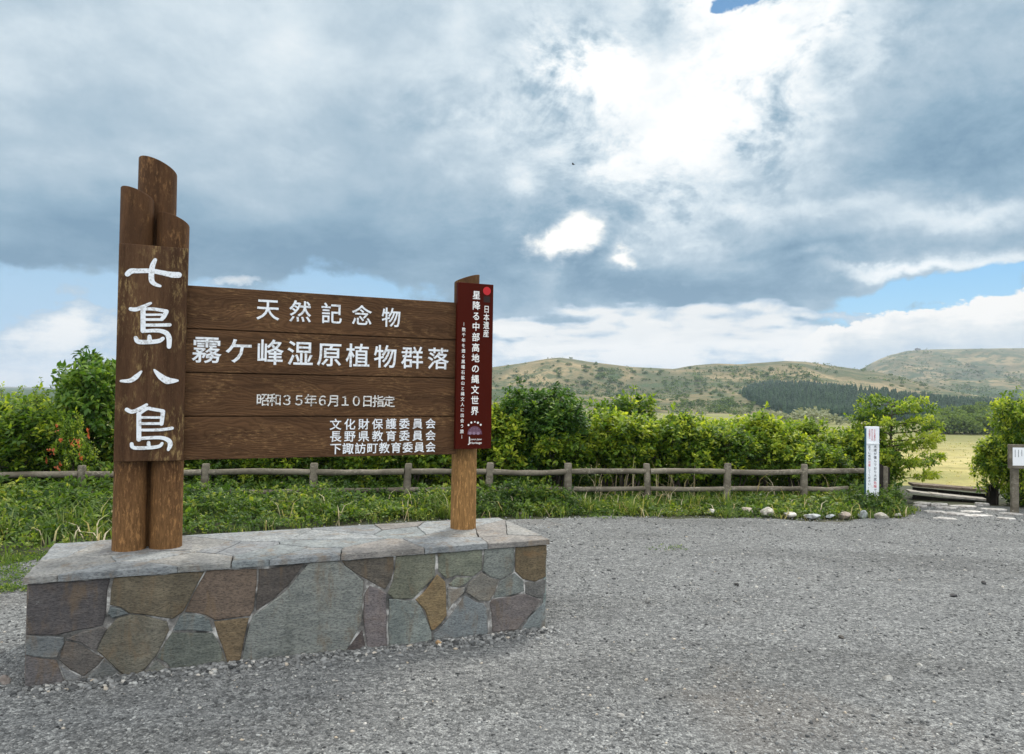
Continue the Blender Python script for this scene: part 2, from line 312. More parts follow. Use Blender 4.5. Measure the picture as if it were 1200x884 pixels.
def leaf_material(name, stops, transl=.35, rough=.5):
    mt, t, b = material(name)
    oi = t.new('ShaderNodeObjectInfo')
    f = t.m('ADD', t.attr('tint'), t.m('MULTIPLY', t.m('SUBTRACT', oi.outputs['Random'], .5), .16))
    col = t.ramp(f, stops)
    t.set(b.inputs['Base Color'], col); b.inputs['Roughness'].default_value = rough; b.inputs['Specular IOR Level'].default_value = .35
    tr = t.new('ShaderNodeBsdfTranslucent'); t.set(tr.inputs[0], t.mix(1, col, (1.45, 1.4, .65), 'MULTIPLY'))
    mx = t.new('ShaderNodeMixShader'); mx.inputs[0].default_value = min(.6, transl * 1.25)
    t.l.new(b.outputs[0], mx.inputs[1]); t.l.new(tr.outputs[0], mx.inputs[2])
    t.l.new(mx.outputs[0], t.n['Material Output'].inputs[0]); return mt
M_leaf = leaf_material('shrub_leaves', [(0, (.030, .070, .010)), (.35, (.078, .158, .017)), (.68, (.215, .315, .028)), (1, (.45, .51, .058))], .42)
M_leaf_dark = leaf_material('dark_shrub_leaves', [(0, (.020, .058, .012)), (.4, (.046, .118, .018)), (.75, (.10, .20, .024)), (1, (.21, .31, .038))], .36)
M_weed = leaf_material('weed_leaves', [(0, (.024, .060, .012)), (.4, (.064, .132, .020)), (.75, (.15, .235, .032)), (1, (.34, .37, .07))], .38)
M_grass = leaf_material('grass_blades', [(0, (.06, .11, .02)), (.5, (.12, .19, .035)), (.8, (.24, .27, .07)), (1, (.5, .44, .25))], .3)
M_straw = leaf_material('dry_straw', [(0, (.36, .29, .16)), (1, (.72, .64, .48))], .2)
M_flower = leaf_material('orange_petals', [(0, (.40, .085, .035)), (1, (.55, .16, .07))], .3)
M_bark = wood_material('grey_bark', (3, 3, 1), (.05, .042, .033), (.12, .10, .08), (.25, .22, .18), .4, .9)
M_conifer = leaf_material('conifer_needles', [(0, (.014, .040, .024)), (.5, (.026, .062, .032)), (1, (.05, .10, .045))], .2, .8)
M_far = leaf_material('distant_foliage', [(0, (.030, .060, .024)), (.5, (.070, .120, .034)), (1, (.17, .24, .055))], .3, .8)
M_far_pale = leaf_material('pale_distant_foliage', [(0, (.16, .19, .09)), (1, (.36, .37, .25))], .15, .8)
M_concrete = simple('hut_wall', (.20, .19, .18), .8)
M_black = simple('black_feathers', (.01, .01, .011), .7)

# ------------------------------------------------------------------ object helpers
def link(o, parent=None):
    COL.objects.link(o)
    if parent is not None: o.parent = parent
    return o
def tag(o, label=None, cat=None, group=None, kind=None):
    if label: o['label'] = label
    if cat: o['category'] = cat
    if group: o['group'] = group
    if kind: o['kind'] = kind
    return o
def empty(name, loc=(0, 0, 0), rz=0.0):
    o = bpy.data.objects.new(name, None); o.location = loc; o.rotation_euler = (0, 0, rz); o.empty_display_size = .2
    return link(o)
def mesh_np(name, V, Fc, mat, parent=None, attrs=None, smooth=False, nper=None):
    """V (n,3); Fc (m,k) array, or list of index lists"""
    me = bpy.data.meshes.new(name)
    V = np.asarray(V, dtype=np.float32)
    if isinstance(Fc, np.ndarray):
        k = Fc.shape[1]; m = Fc.shape[0]
        me.vertices.add(len(V)); me.vertices.foreach_set('co', V.ravel())
        me.loops.add(m * k); me.loops.foreach_set('vertex_index', Fc.astype(np.int32).ravel())
        me.polygons.add(m); me.polygons.foreach_set('loop_start', np.arange(0, m * k, k, dtype=np.int32))
        me.update(calc_edges=True)
    else:
        me.from_pydata(V.tolist(), [], Fc); me.update()
    if attrs:
        for an, av in attrs.items():
            av = np.asarray(av, dtype=np.float32)
            if av.ndim == 1:
                at = me.attributes.new(an, 'FLOAT', 'POINT'); at.data.foreach_set('value', av)
            else:
                at = me.attributes.new(an, 'FLOAT_COLOR', 'POINT'); at.data.foreach_set('color', np.c_[av, np.ones(len(av), np.float32)].astype(np.float32).ravel())
    if smooth: me.polygons.foreach_set('use_smooth', np.ones(len(me.polygons), dtype=bool))
    me.materials.append(mat)
    return link(bpy.data.objects.new(name, me), parent)
class MB:
    """collects geometry for ONE mesh"""
    def __init__(s): s.v = []; s.f = []; s.n = 0; s.at = {}
    def add(s, V, Fs, **at):
        V = [tuple(q) for q in V]; s.v += V; s.f += [[i + s.n for i in f] for f in Fs]; s.n += len(V)
        for k, q in at.items(): s.at.setdefault(k, []).extend([q] * len(V))
    def box(s, c, h, rot=None):
        V = [Vector((sx * h[0], sy * h[1], sz * h[2])) for sz in (-1, 1) for sy in (-1, 1) for sx in (-1, 1)]
        if rot is not None: V = [rot @ q for q in V]
        c = Vector(c); V = [q + c for q in V]
        s.add(V, [[0, 2, 3, 1], [4, 5, 7, 6], [0, 1, 5, 4], [2, 6, 7, 3], [0, 4, 6, 2], [1, 3, 7, 5]])
    def tube(s, pts, rad, n=10, cap=True, jitter=0.0):
        pts = [Vector(p) for p in pts]; V = []; Fs = []
        for i, p in enumerate(pts):
            a = pts[max(0, i - 1)]; b_ = pts[min(len(pts) - 1, i + 1)]; d = (b_ - a).normalized()
            u = d.orthogonal().normalized() if abs(d.z) > .9 else d.cross(Vector((0, 0, 1))).normalized()
            if abs(d.z) > .9: u = (Vector((1, 0, 0)) - d * d.x).normalized()
            w = d.cross(u); r = rad[i] if hasattr(rad, '__len__') else rad
            for k in range(n):
                an = 2 * math.pi * k / n; rr = r * (1 + jitter * (random.random() - .5))
                V.append(p + u * math.cos(an) * rr + w * math.sin(an) * rr)
        for i in range(len(pts) - 1):
            for k in range(n):
                k2 = (k + 1) % n; Fs.append([i * n + k, i * n + k2, (i + 1) * n + k2, (i + 1) * n + k])
        if cap: Fs.append(list(range(n))[::-1]); Fs.append([(len(pts) - 1) * n + k for k in range(n)])
        s.add(V, Fs)
    def prism(s, poly, o, ex, ey, ez, depth, bev=0.0, **at):
        """polygon (list of 2D) in frame o,ex,ey; rises along ez by depth; bev chamfers the top edge"""
        o, ex, ey, ez = map(Vector, (o, ex, ey, ez)); n = len(poly)
        ar = sum(poly[i][0] * poly[(i + 1) % n][1] - poly[(i + 1) % n][0] * poly[i][1] for i in range(n))
        if ar < 0: poly = poly[::-1]
        cx = sum(p[0] for p in poly) / n; cy = sum(p[1] for p in poly) / n
        def P(p, z): return o + ex * p[0] + ey * p[1] + ez * z
        rings = [[P(p, 0) for p in poly]]
        if bev > 0:
            rings.append([P(p, depth - bev) for p in poly])
            q = []
            for p in poly:
                L = math.hypot(p[0] - cx, p[1] - cy) + 1e-9; k = max(0, 1 - bev * 1.2 / L); q.append((cx + (p[0] - cx) * k, cy + (p[1] - cy) * k))
            rings.append([P(p, depth) for p in q])
        else: rings.append([P(p, depth) for p in poly])
        V = [v for r in rings for v in r]; Fs = []
        for j in range(len(rings) - 1):
            for k in range(n): k2 = (k + 1) % n; Fs.append([j * n + k, j * n + k2, (j + 1) * n + k2, (j + 1) * n + k])
        Fs.append([(len(rings) - 1) * n + k for k in range(n)]); Fs.append(list(range(n))[::-1])
        s.add(V, Fs, **at)
    def build(s, name, mat, parent=None, smooth=False, bevel=0, autosmooth=False):
        o = mesh_np(name, np.array([tuple(q) for q in s.v]), s.f, mat, parent, {k: np.array(q) for k, q in s.at.items()} or None, smooth)
        if bevel:
            m = o.modifiers.new('bevel', 'BEVEL'); m.width = bevel; m.segments = 2; m.limit_method = 'ANGLE'; m.angle_limit = R(40)
        if autosmooth:
            o.data.polygons.foreach_set('use_smooth', np.ones(len(o.data.polygons), dtype=bool))
            try: o.data.set_sharp_from_angle(angle=R(40))
            except Exception: pass
        return o

# value noise for terrain
_P = rng.random((256, 256))
def vnoise(x, y):
    xi = np.floor(x).astype(int); yi = np.floor(y).astype(int); fx = x - xi; fy = y - yi
    fx = fx * fx * (3 - 2 * fx); fy = fy * fy * (3 - 2 * fy)
    g = lambda a, b: _P[a % 256, b % 256]
    return (g(xi, yi) * (1 - fx) + g(xi + 1, yi) * fx) * (1 - fy) + (g(xi, yi + 1) * (1 - fx) + g(xi + 1, yi + 1) * fx) * fy
def fbm(x, y, o=5):
    s = 0; a = .5; 
    for i in range(o): s = s + a * (vnoise(x + i * 17.3, y + i * 9.1) - .5); x = x * 2.03; y = y * 2.03; a *= .5
    return s

# ------------------------------------------------------------------ terrain
MARSH = -8.0
def sstep(x, a, b):
    t = np.clip((x - a) / (b - a), 0, 1); return t * t * (3 - 2 * t)
def lot_z(x, y):
    x = np.asarray(x, float); y = np.asarray(y, float)
    return -.0125 * np.clip(y - 3.8, -1, 9) - .006 * np.clip(x + 2.5, -2, 12)
def prof(points):
    a = np.array(points, float)
    def f(px):
        return np.interp(px, a[:, 0], a[:, 1])
    return f
PA = prof([(-400, 472), (0, 468), (60, 461), (150, 459), (300, 450), (450, 440), (560, 433), (580, 430), (612, 425.5), (640, 420.5), (655, 419), (672, 421), (690, 424), (740, 430), (790, 432.5), (805, 429.5), (815, 428), (840, 426), (865, 427), (900, 424.5), (920, 423), (945, 424), (970, 428), (1000, 432), (1030, 436), (1060, 443), (1100, 456), (1200, 472), (1500, 478)])
PB = prof([(-400, 474), (700, 474), (900, 460), (980, 444), (1000, 438), (1012, 431), (1030, 421.5), (1045, 416), (1060, 412), (1072, 410.5), (1090, 409.5), (1120, 409), (1200, 408), (1300, 412), (1500, 425), (1900, 450)])
PC = prof([(-400, 486), (780, 486), (830, 478), (860, 468), (880, 460), (910, 455.5), (960, 457), (1010, 463), (1060, 469), (1100, 474), (1200, 478), (1300, 482), (1600, 486)])
RIDGES = [(PA, 380., 900., 1.25, 500.), (PB, 900., 1900., 1.1, 900.), (PC, 400., 570., 1.1, 200.)]
def terrain(x, y):
    x = np.asarray(x, float); y = np.asarray(y, float)
    base = np.where(y < 13.2, lot_z(x, y), lot_z(x, np.full_like(y, 13.2)))
    base = base + (MARSH - base) * sstep(y, 13.0, 64.) ** .85
    base = base + np.where(y > 30, fbm(x / 22, y / 22) * .5 * sstep(y, 30, 60), 0)
    px = 600 + F * x / np.maximum(y, 1)
    hy = 460.2 + ROLL * (px - 600)
    z = base
    for P_, foot, rid, pw, fall in RIDGES:
        zr = CAM_H + (hy - P_(px)) * rid / F
        t = np.clip((y - foot) / (rid - foot), 0, 1); g = t ** pw; g = g + .12 * np.sin(math.pi * t) * np.sin(3 * math.pi * t)
        dn = 1 - np.clip((y - rid) / fall, 0, 1) ** 1.5
        h = MARSH + (zr - MARSH) * g * dn + fbm(x / 90, y / 160) * 26 * (rid / 900) * np.sin(math.pi * np.clip(t, 0, 1)) * (t < 1)
        z = np.where(y > foot, np.maximum(z, h), z)
    return z
def ray_hit(px, py, y0=55, y1=2600, n=900):
    """where the line of sight through a pixel meets the far terrain"""
    px = np.atleast_1d(np.asarray(px, float)); py = np.atleast_1d(np.asarray(py, float))
    a = (px - 600) / F; b_ = -(py - 442) / F
    d = np.array(_fw)[None] + a[:, None] * np.array(_rt)[None] + b_[:, None] * np.array(_up)[None]
    ys = np.geomspace(y0, y1, n)
    X = (d[:, 0] / d[:, 1])[:, None] * ys; Z = CAM_H + (d[:, 2] / d[:, 1])[:, None] * ys
    T = terrain(X, np.broadcast_to(ys, X.shape)); hit = Z < T
    i = np.argmax(hit, axis=1); ok = hit.any(axis=1); r = np.arange(len(px))
    return np.c_[X[r, i], ys[i], T[r, i]], ok

def sheet(name, rows, cols, mat, kind='structure', attrs=None):
    """polar sheet: rows = depths, cols = picture-plane slopes x/y"""
    Y, S = np.meshgrid(rows, cols, indexing='ij'); X = S * Y; Z = terrain(X, Y)
    n, m = Y.shape; idx = np.arange(n * m).reshape(n, m)
    Fq = np.stack([idx[:-1, :-1], idx[:-1, 1:], idx[1:, 1:], idx[1:, :-1]], -1).reshape(-1, 4)
    V = np.stack([X, Y, Z], -1).reshape(-1, 3)
    o = mesh_np(name, V, Fq, mat, None, attrs(V) if attrs else None, True)
    return tag(o, kind=kind)
slopes = np.linspace(-2.0, 2.0, 420)
sheet('meadow', np.geomspace(40, 380, 90), slopes, M_meadow)
def wood_attr(V):
    px = 600 + F * V[:, 0] / V[:, 1]; hy = 460.2 + ROLL * (px - 600); py = hy - (V[:, 2] - CAM_H) * F / V[:, 1]
    w = sstep(px, 520, 380) * .9
    w = np.maximum(w, .62 * np.exp(-((px - 590) / 50) ** 2 - ((py - 458) / 12) ** 2))
    w = np.maximum(w, .55 * np.exp(-((px - 720) / 45) ** 2 - ((py - 440) / 5) ** 2))
    w = np.maximum(w, .55 * np.exp(-((px - 845) / 28) ** 2 - ((py - 462) / 6) ** 2))
    w = np.maximum(w, .95 * (V[:, 1] > 900) * sstep(py, 452, 462)); w = np.maximum(w, .5 * (V[:, 1] > 900) * np.exp(-((px - 1120) / 50) ** 2 - ((py - 447) / 7) ** 2))
    w = np.maximum(w, .44 * (V[:, 1] > 1000)); w = np.maximum(w, (.40 * sstep(py, 434, 452) * sstep(px, 540, 600)) * (V[:, 1] < 1000) * (V[:, 1] > 420))
    return {'wood': w}
sheet('hills', np.concatenate([np.geomspace(380, 1000, 200), np.geomspace(1000, 2900, 130)[1:]]), np.linspace(-1.6, 1.6, 520), M_hill, attrs=wood_attr)
# far plain closing the horizon behind the hills
X = 4800
tag(mesh_np('plain', [(-X, 2880, MARSH - 1), (X, 2880, MARSH - 1), (X, 6000, MARSH - 1), (-X, 6000, MARSH - 1)], [[0, 1, 2, 3]], M_hill, attrs={'wood': np.zeros(4)}), kind='structure')
# near ground (soil and turf under everything near)
gx = np.concatenate([np.linspace(-80, -13, 20), np.linspace(-12, 16, 90), np.linspace(17, 80, 20)]); gy = np.concatenate([np.linspace(-30, 1, 10), np.linspace(1.6, 15, 60), np.linspace(16, 42, 24)])
GX, GY = np.meshgrid(gx, gy); GZ = terrain(GX, GY) - .03
# far edge of the gravel, as depth at given x
def on_lot(px, py):
    p = on_z(px, py, -.08)
    for _ in range(5): p = on_z(px, py, float(lot_z(p.x, p.y)))
    return p
EDGE = [on_lot(p, q) for p, q in ((-260, 668), (-80, 664), (0, 660), (60, 650), (140, 634), (330, 622), (420, 614), (500, 610), (600, 606), (700, 604.5), (830, 605), (900, 607), (980, 609), (1062, 606), (1070, 592), (1240, 592), (1300, 598), (1500, 602))]
EX = np.array([p.x for p in EDGE]); EY = np.array([p.y for p in EDGE])
def edge_y(x): return np.interp(x, EX, EY)
verge = sstep(GY, edge_y(GX) + .1, edge_y(GX) + .5) * (GY < 14)
GZ = GZ + .045 * verge * (1 - sstep(GY, 12, 13.5)) * (1 - sstep(GX, 5.9, 6.2) * (1 - sstep(GX, 8.2, 8.6)))
n_, m_ = GX.shape; idx = np.arange(n_ * m_).reshape(n_, m_)
tag(mesh_np('ground', np.stack([GX, GY, GZ], -1).reshape(-1, 3), np.stack([idx[:-1, :-1], idx[:-1, 1:], idx[1:, 1:], idx[1:, :-1]], -1).reshape(-1, 4), M_soil, smooth=True), kind='structure')
def ground_z(x, y):
    x = np.asarray(x, float); y = np.asarray(y, float)
    v = sstep(y, edge_y(x) + .1, edge_y(x) + .5) * (y < 14)
    return terrain(x, y) - .03 + .045 * v * (1 - sstep(y, 12, 13.5))
# gravel sheet with an uneven far edge
xs = np.concatenate([np.linspace(-40, -9, 16), np.linspace(-8.8, 13, 330), np.linspace(14, 45, 20)])
ey = edge_y(xs) + fbm(xs * 2.2, xs * 0 + 3) * .5 + fbm(xs * 9, xs * 0 + 8) * .12
ts = np.concatenate([[-1.8, -.6], np.linspace(0, 1, 90)])
GT, GXX = np.meshgrid(ts, xs, indexing='ij'); GYY = 2.0 + (ey[None] - 2.0) * GT
relief = fbm(GXX * 1.3, GYY * 1.3) * .03 + fbm(GXX * 5, GYY * 5, 3) * .012
GZZ = lot_z(GXX, GYY) + relief * sstep(GT, 1.0, .96) - .02 * sstep(GT, .975, 1.0)
def gravel_z(x, y): return lot_z(x, y) + fbm(x * 1.3, y * 1.3) * .03 + fbm(x * 5, y * 5, 3) * .012
n_, m_ = GXX.shape; idx = np.arange(n_ * m_).reshape(n_, m_)
tag(mesh_np('gravel_lot', np.stack([GXX, GYY, GZZ], -1).reshape(-1, 3), np.stack([idx[:-1, :-1], idx[1:, :-1], idx[1:, 1:], idx[:-1, 1:]], -1).reshape(-1, 4), M_gravel, smooth=True), kind='structure')

# ------------------------------------------------------------------ plinth and sign frame
X0, Y0, ANG, ZT, LEN, WID = -2.4935, 3.8293, 0.4056, 0.5631, 2.9921, 0.8923
_c, _s = math.cos(ANG), math.sin(ANG)
def to_local(p): 
    dx, dy = p[0] - X0, p[1] - Y0; return (dx * _c + dy * _s, -dx * _s + dy * _c, p[2])
def on_front(px, py, v):
    """pixel -> (u, z) on the upright plane v = const of the sign frame"""
    d = ray(px, py); o = to_local((0, 0, CAM_H)); dl = (d.x * _c + d.y * _s, -d.x * _s + d.y * _c, d.z)
    k = (v - o[1]) / dl[1]; return (o[0] + dl[0] * k, o[2] + dl[2] * k)
plinth = empty('stone_plinth', (X0, Y0, 0), ANG)
tag(plinth, 'long low plinth of irregular dark flagstones capped with grey slabs under the sign', 'plinth')
k = MB(); k.box((LEN / 2, WID / 2, (ZT - .035 - .35) / 2), (LEN / 2 - .009, WID / 2 - .009, (ZT - .035 + .35) / 2)); k.build('mortar_core', M_mortar, plinth)
A = lambda pts: [(x / 3.529, 600 + y / 3.529) for x, y in pts]
B = lambda pts: [(320 + x / 3.529, 580 + y / 3.529) for x, y in pts]
STONES = [
 (A([(106,288),(455,278),(442,330),(440,390),(425,470),(230,512),(106,508)]), (72,68,69), .1),
 (A([(470,272),(845,248),(800,330),(755,415),(715,443),(600,425),(535,420),(500,395),(455,385),(460,320)]), (92,83,66), .5),
 (A([(855,245),(1062,237),(1062,300),(1050,400),(1035,432),(890,450),(850,428),(765,415),(800,340)]), (95,80,68), .5),
 (A([(1070,238),(1259,211),(1229,259),(1189,309),(1134,359),(1060,410),(1065,320)]), (72,66,62), .4),
 (A([(1279,209),(1399,204),(1449,239),(1504,289),(1499,369),(1494,459),(1474,499),(1424,590),(1000,632),(1020,520),(1045,430),(1100,392),(1180,330),(1230,270)]), (104,110,104), .15),
 (A([(885,455),(1030,440),(1010,530),(990,636),(945,640),(900,510)]), (100,84,60), .6),
 (A([(715,490),(745,430),(770,420),(850,432),(862,440),(880,493),(800,490)]), (97,110,110), 0),
 (A([(712,500),(880,502),(915,570),(940,642),(720,670),(690,625),(648,605),(680,545)]), (90,95,88), .2),
 (A([(540,425),(600,430),(690,455),(700,490),(650,590),(610,640),(560,690),(520,682),(440,610),(400,575),(440,490),(485,440)]), (96,92,80), .45),
 (A([(455,392),(500,400),(530,420),(480,435),(462,440),(445,420)]), (92,104,106), 0),
 (A([(275,525),(340,498),(425,475),(440,488),(395,580),(330,540)]), (86,82,80), .2),
 (A([(106,512),(230,517),(262,520),(265,545),(235,605),(180,605),(106,592)]), (88,95,98), 0),
 (A([(270,535),(320,545),(395,590),(430,605),(400,640),(345,682),(290,655),(245,615),(255,570)]), (83,78,74), .3),
 (A([(105,597),(180,608),(232,615),(245,650),(270,720),(180,735),(103,740)]), (87,83,84), .5),
 (A([(430,612),(470,645),(520,684),(500,705),(350,715),(350,690),(405,645)]), (92,95,94), 0),
 (A([(645,612),(680,640),(716,670),(570,694),(620,645)]), (98,100,94), 0),
 (A([(248,640),(290,662),(345,690),(340,712),(278,720)]), (100,102,104), 0),
 (B([(285,275),(500,250),(500,310),(490,350),(465,392),(430,375),(385,350),(340,325),(300,295)]), (80,74,66), .2),
 (B([(510,248),(672,235),(670,310),(670,335),(620,390),(580,430),(500,432),(475,410),(495,360),(505,310)]), (99,101,86), .25),
 (B([(682,232),(865,215),(865,310),(830,338),(760,333),(720,348),(685,318)]), (98,102,88), .9),
 (B([(875,213),(998,205),(998,250),(995,320),(940,350),(900,340),(868,315)]), (101,109,102), .1),
 (B([(1005,205),(1133,198),(1133,340),(1085,360),(1035,350),(1003,318)]), (98,84,60), 1.),
 (B([(680,330),(712,360),(716,430),(718,500),(665,560),(655,560),(630,480),(590,435),(640,385)]), (112,94,62), .6),
 (B([(727,370),(760,342),(823,342),(798,368),(765,383),(737,380)]), (104,110,98), .2),
 (B([(865,322),(900,345),(935,352),(915,410),(895,440),(850,440),(800,405),(810,365)]), (102,99,92), .3),
 (B([(1000,325),(1035,355),(1040,400),(970,420),(912,428),(940,358)]), (99,109,105), .1),
 (B([(1045,362),(1090,364),(1133,347),(1133,430),(1090,428),(1045,408)]), (94,93,91), .2),
 (B([(905,435),(975,424),(1040,412),(1110,437),(1070,490),(1010,560),(910,570),(905,490),(897,450)]), (98,91,90), .2),
 (B([(1133,438),(1133,580),(1010,588),(1060,510),(1112,455)]), (108,120,122), 0),
 (B([(795,415),(840,445),(870,450),(890,480),(890,570),(880,590),(670,620),(665,575),(720,520),(760,465)]), (98,108,112), .15),
 (B([(480,432),(580,438),(610,460),(640,530),(655,570),(656,618),(480,648),(478,520)]), (106,118,113), .1),
 (B([(400,377),(440,392),(468,407),(470,500),(472,645),(395,652),(380,560),(375,470),(380,410)]), (98,91,92), .2),
 (B([(370,560),(388,650),(292,662),(345,590)]), (78,70,69), .1),
 (B([(722,384),(760,390),(795,382),(790,405),(745,450),(724,480)]), (120,120,116), 0),
]
fc = MB()
for pts, colr, rust in STONES:
    uz = [on_front(px, py, 0.0) for px, py in pts]
    uz = [(min(max(u, .004), LEN - .004), min(z, ZT - .042)) for u, z in uz]
    # roughen the outline a little so that the joints wander
    out = []
    for i, p in enumerate(uz):
        q = uz[(i + 1) % len(uz)]; L = math.hypot(q[0] - p[0], q[1] - p[1]); n = max(1, int(L / .05))
        for j in range(n):
            tt = j / n; jit = .0 if j == 0 else .004
            out.append((p[0] + (q[0] - p[0]) * tt + random.uniform(-jit, jit), p[1] + (q[1] - p[1]) * tt + random.uniform(-jit, jit)))
    cc = srgb(*colr); gm = sum(cc) / 3; col = tuple((gm + (c - gm) * (.78 if cc[0] > cc[2] else .5)) * 1.38 for c in cc)
    fc.prism(out, (0, .022, 0), (1, 0, 0), (0, 0, 1), (0, -1, 0), .022 + random.uniform(-.004, .005), .005, stone=col, rust=rust)
def clip_poly(poly, a, b_, c):
    out = []
    for i, p in enumerate(poly):
        q = poly[(i + 1) % len(poly)]; dp = a * p[0] + b_ * p[1] - c; dq = a * q[0] + b_ * q[1] - c
        if dp <= 0: out.append(p)
        if dp * dq < 0: k = dp / (dp - dq); out.append((p[0] + (q[0] - p[0]) * k, p[1] + (q[1] - p[1]) * k))
    return out
def voronoi(w, h, pts, gap, wx=1.0):
    res = []
    for i, p in enumerate(pts):
        poly = [(0, 0), (w, 0), (w, h), (0, h)]
        for j, q in enumerate(pts):
            if i == j: continue
            dx, dy = (q[0] - p[0]) * wx, q[1] - p[1]; L = math.hypot(dx * wx, dy) + 1e-9
            # bisector in a space stretched by wx
            a, bb = dx * wx, dy; c = a * (p[0] + q[0]) / 2 + bb * (p[1] + q[1]) / 2 - gap * L / 2
            poly = clip_poly(poly, a, bb, c)
            if len(poly) < 3: break
        if len(poly) >= 3: res.append(poly)
    return res
def rough(poly, step=.07, jit=.006, w=None, h=None):
    out = []
    for i, p in enumerate(poly):
        q = poly[(i + 1) % len(poly)]; L = math.hypot(q[0] - p[0], q[1] - p[1]); n = max(1, int(L / step))
        for j in range(n):
            k = j / n; a = jit if j else jit * .3
            out.append((p[0] + (q[0] - p[0]) * k + random.uniform(-a, a), p[1] + (q[1] - p[1]) * k + random.uniform(-a, a)))
    return out
PAL = [(90, 92, 88), (80, 74, 70), (98, 106, 104), (94, 84, 68), (86, 82, 84), (104, 110, 106)]
for side in (0, 1, 2):
    w = WID - .01 if side < 2 else LEN - .01; hh = ZT - .042 + .25
    pts = [(random.uniform(.05, w - .05), random.uniform(.05, hh - .05)) for _ in range(9 if side < 2 else 26)]
    for poly in voronoi(w, hh, pts, .012):
        col = tuple(c * 1.9 for c in srgb(*random.choice(PAL)))
        if side == 0: fr = ((.022, .005, -.25), (0, 1, 0), (0, 0, 1), (-1, 0, 0))
        elif side == 1: fr = ((LEN - .022, .005, -.25), (0, 1, 0), (0, 0, 1), (1, 0, 0))
        else: fr = ((.005, WID - .022, -.25), (1, 0, 0), (0, 0, 1), (0, 1, 0))
        fc.prism(rough(poly, .06, .004), *fr, .022 + random.uniform(-.004, .004), .005, stone=col, rust=random.choice((0, .2, .5)))
fc.build('stone_facing', M_facing, plinth)
cap = MB()
random.seed(21)
pts = []
for i in range(24):
    pts.append(((i + .5 + random.uniform(-.45, .45)) * (LEN + .04) / 24, random.choice((.16, .45, .74)) * WID + random.uniform(-.1, .1)))
for poly in voronoi(LEN + .024, WID + .02, pts, .0055, .8):
    g = random.choice(((126, 130, 133), (120, 123, 126), (134, 134, 132), (122, 128, 130), (128, 125, 122), (137, 141, 143)))
    cap.prism(rough(poly, .06, .004), (-.012, -.012, ZT - .036), (1, 0, 0), (0, 1, 0), (0, 0, 1), .036 + random.uniform(-.003, .002), .004, stone=tuple(c * .95 for c in srgb(*g)), rust=0.03)
cap.build('cap_stones', M_cap, plinth)
k = MB(); k.box((.53, .60, ZT + .001), (.25, .19, .005)); _pad = k.build('mortar_pad', M_cap, plinth)
_me = _pad.data; 
for an, val in (('stone', None),):
    at = _me.attributes.new('stone', 'FLOAT_COLOR', 'POINT'); at.data.foreach_set('color', np.tile(np.array([.19, .19, .19, 1], np.float32), len(_me.vertices)))

# ---- sign
sign = empty('signboard', (X0, Y0, 0), ANG)
tag(sign, 'large dark brown wooden signboard with white Japanese lettering standing on the stone plinth', 'signboard')
UP0, UP1, ZP0, ZP1, VP = .3458, .7212, 1.1084, 2.4021, .4028
UB0, UB1, ZB0, ZB1, VB = .7239, 2.4581, 1.104, 2.1872, .4528
UR0, UR1, ZR0, ZR1, VR = 2.4629, 2.7323, 1.1471, 2.323, .4028
random.seed(5)
def post(u, v, r, z0, ztop, slant, mat, n=36):
    """round log whose top is sawn on a slant: slant = (dz/du, dz/dv)"""
    g = MB(); V = []; zs = np.linspace(z0, 1, 26)
    zs = list(np.linspace(z0, ztop - .25, 14)); rings = []
    for z in zs:
        rings.append([(u + r * (1 + .012 * math.sin(5 * z + a * 2) ) * math.cos(a), v + r * (1 + .012 * math.cos(4 * z + a)) * math.sin(a), z) for a in [2 * math.pi * i / n for i in range(n)]])
    rings.append([(u + r * math.cos(a), v + r * math.sin(a), ztop + slant[0] * r * math.cos(a) + slant[1] * r * math.sin(a)) for a in [2 * math.pi * i / n for i in range(n)]])
    V = [p for q in rings for p in q]; Fs = []
    for j in range(len(rings) - 1):
        for i in range(n): i2 = (i + 1) % n; Fs.append([j * n + i, j * n + i2, (j + 1) * n + i2, (j + 1) * n + i])
    Fs.append([(len(rings) - 1) * n + i for i in range(n)]); Fs.append(list(range(n))[::-1])
    g.add(V, Fs); return g.build('post', mat, sign, bevel=.004, autosmooth=True)
def z_at(px, py, v): return on_front(px, py, v)[1]
RP = .0935; VA = VP + .04 + RP
uL = on_front(152, 600, VA)[0]; uR_ = on_front(195, 600, VA)[0]
post(uL, VA, RP, ZT - .01, z_at(161.5, 227.5, VA - .03), (-.35, -.18), M_post)
post(uR_, VA, RP, ZT - .01, z_at(201, 257, VA - .03), (-.33, -.18), M_post)
uM = on_front(184.5, 230, VA + .15)[0]
post(uM, VA + .15, .112, ZT - .01, z_at(184.5, 194.5, VA + .12), (-.36, -.18), M_post)
VPo = VB + .034 + .092; uPo = on_front(543, 600, VPo)[0]
post(uPo, VPo, .092, ZT - .01, z_at(547, 325, VPo - .06), (.30, -.1), M_post_tan)
# upright name panel
g = MB(); g.box(((UP0 + UP1) / 2, VP + .02, (ZP0 + ZP1) / 2), ((UP1 - UP0) / 2, .02, (ZP1 - ZP0) / 2)); name_panel = g.build('name_panel', M_panel, sign, bevel=.004)
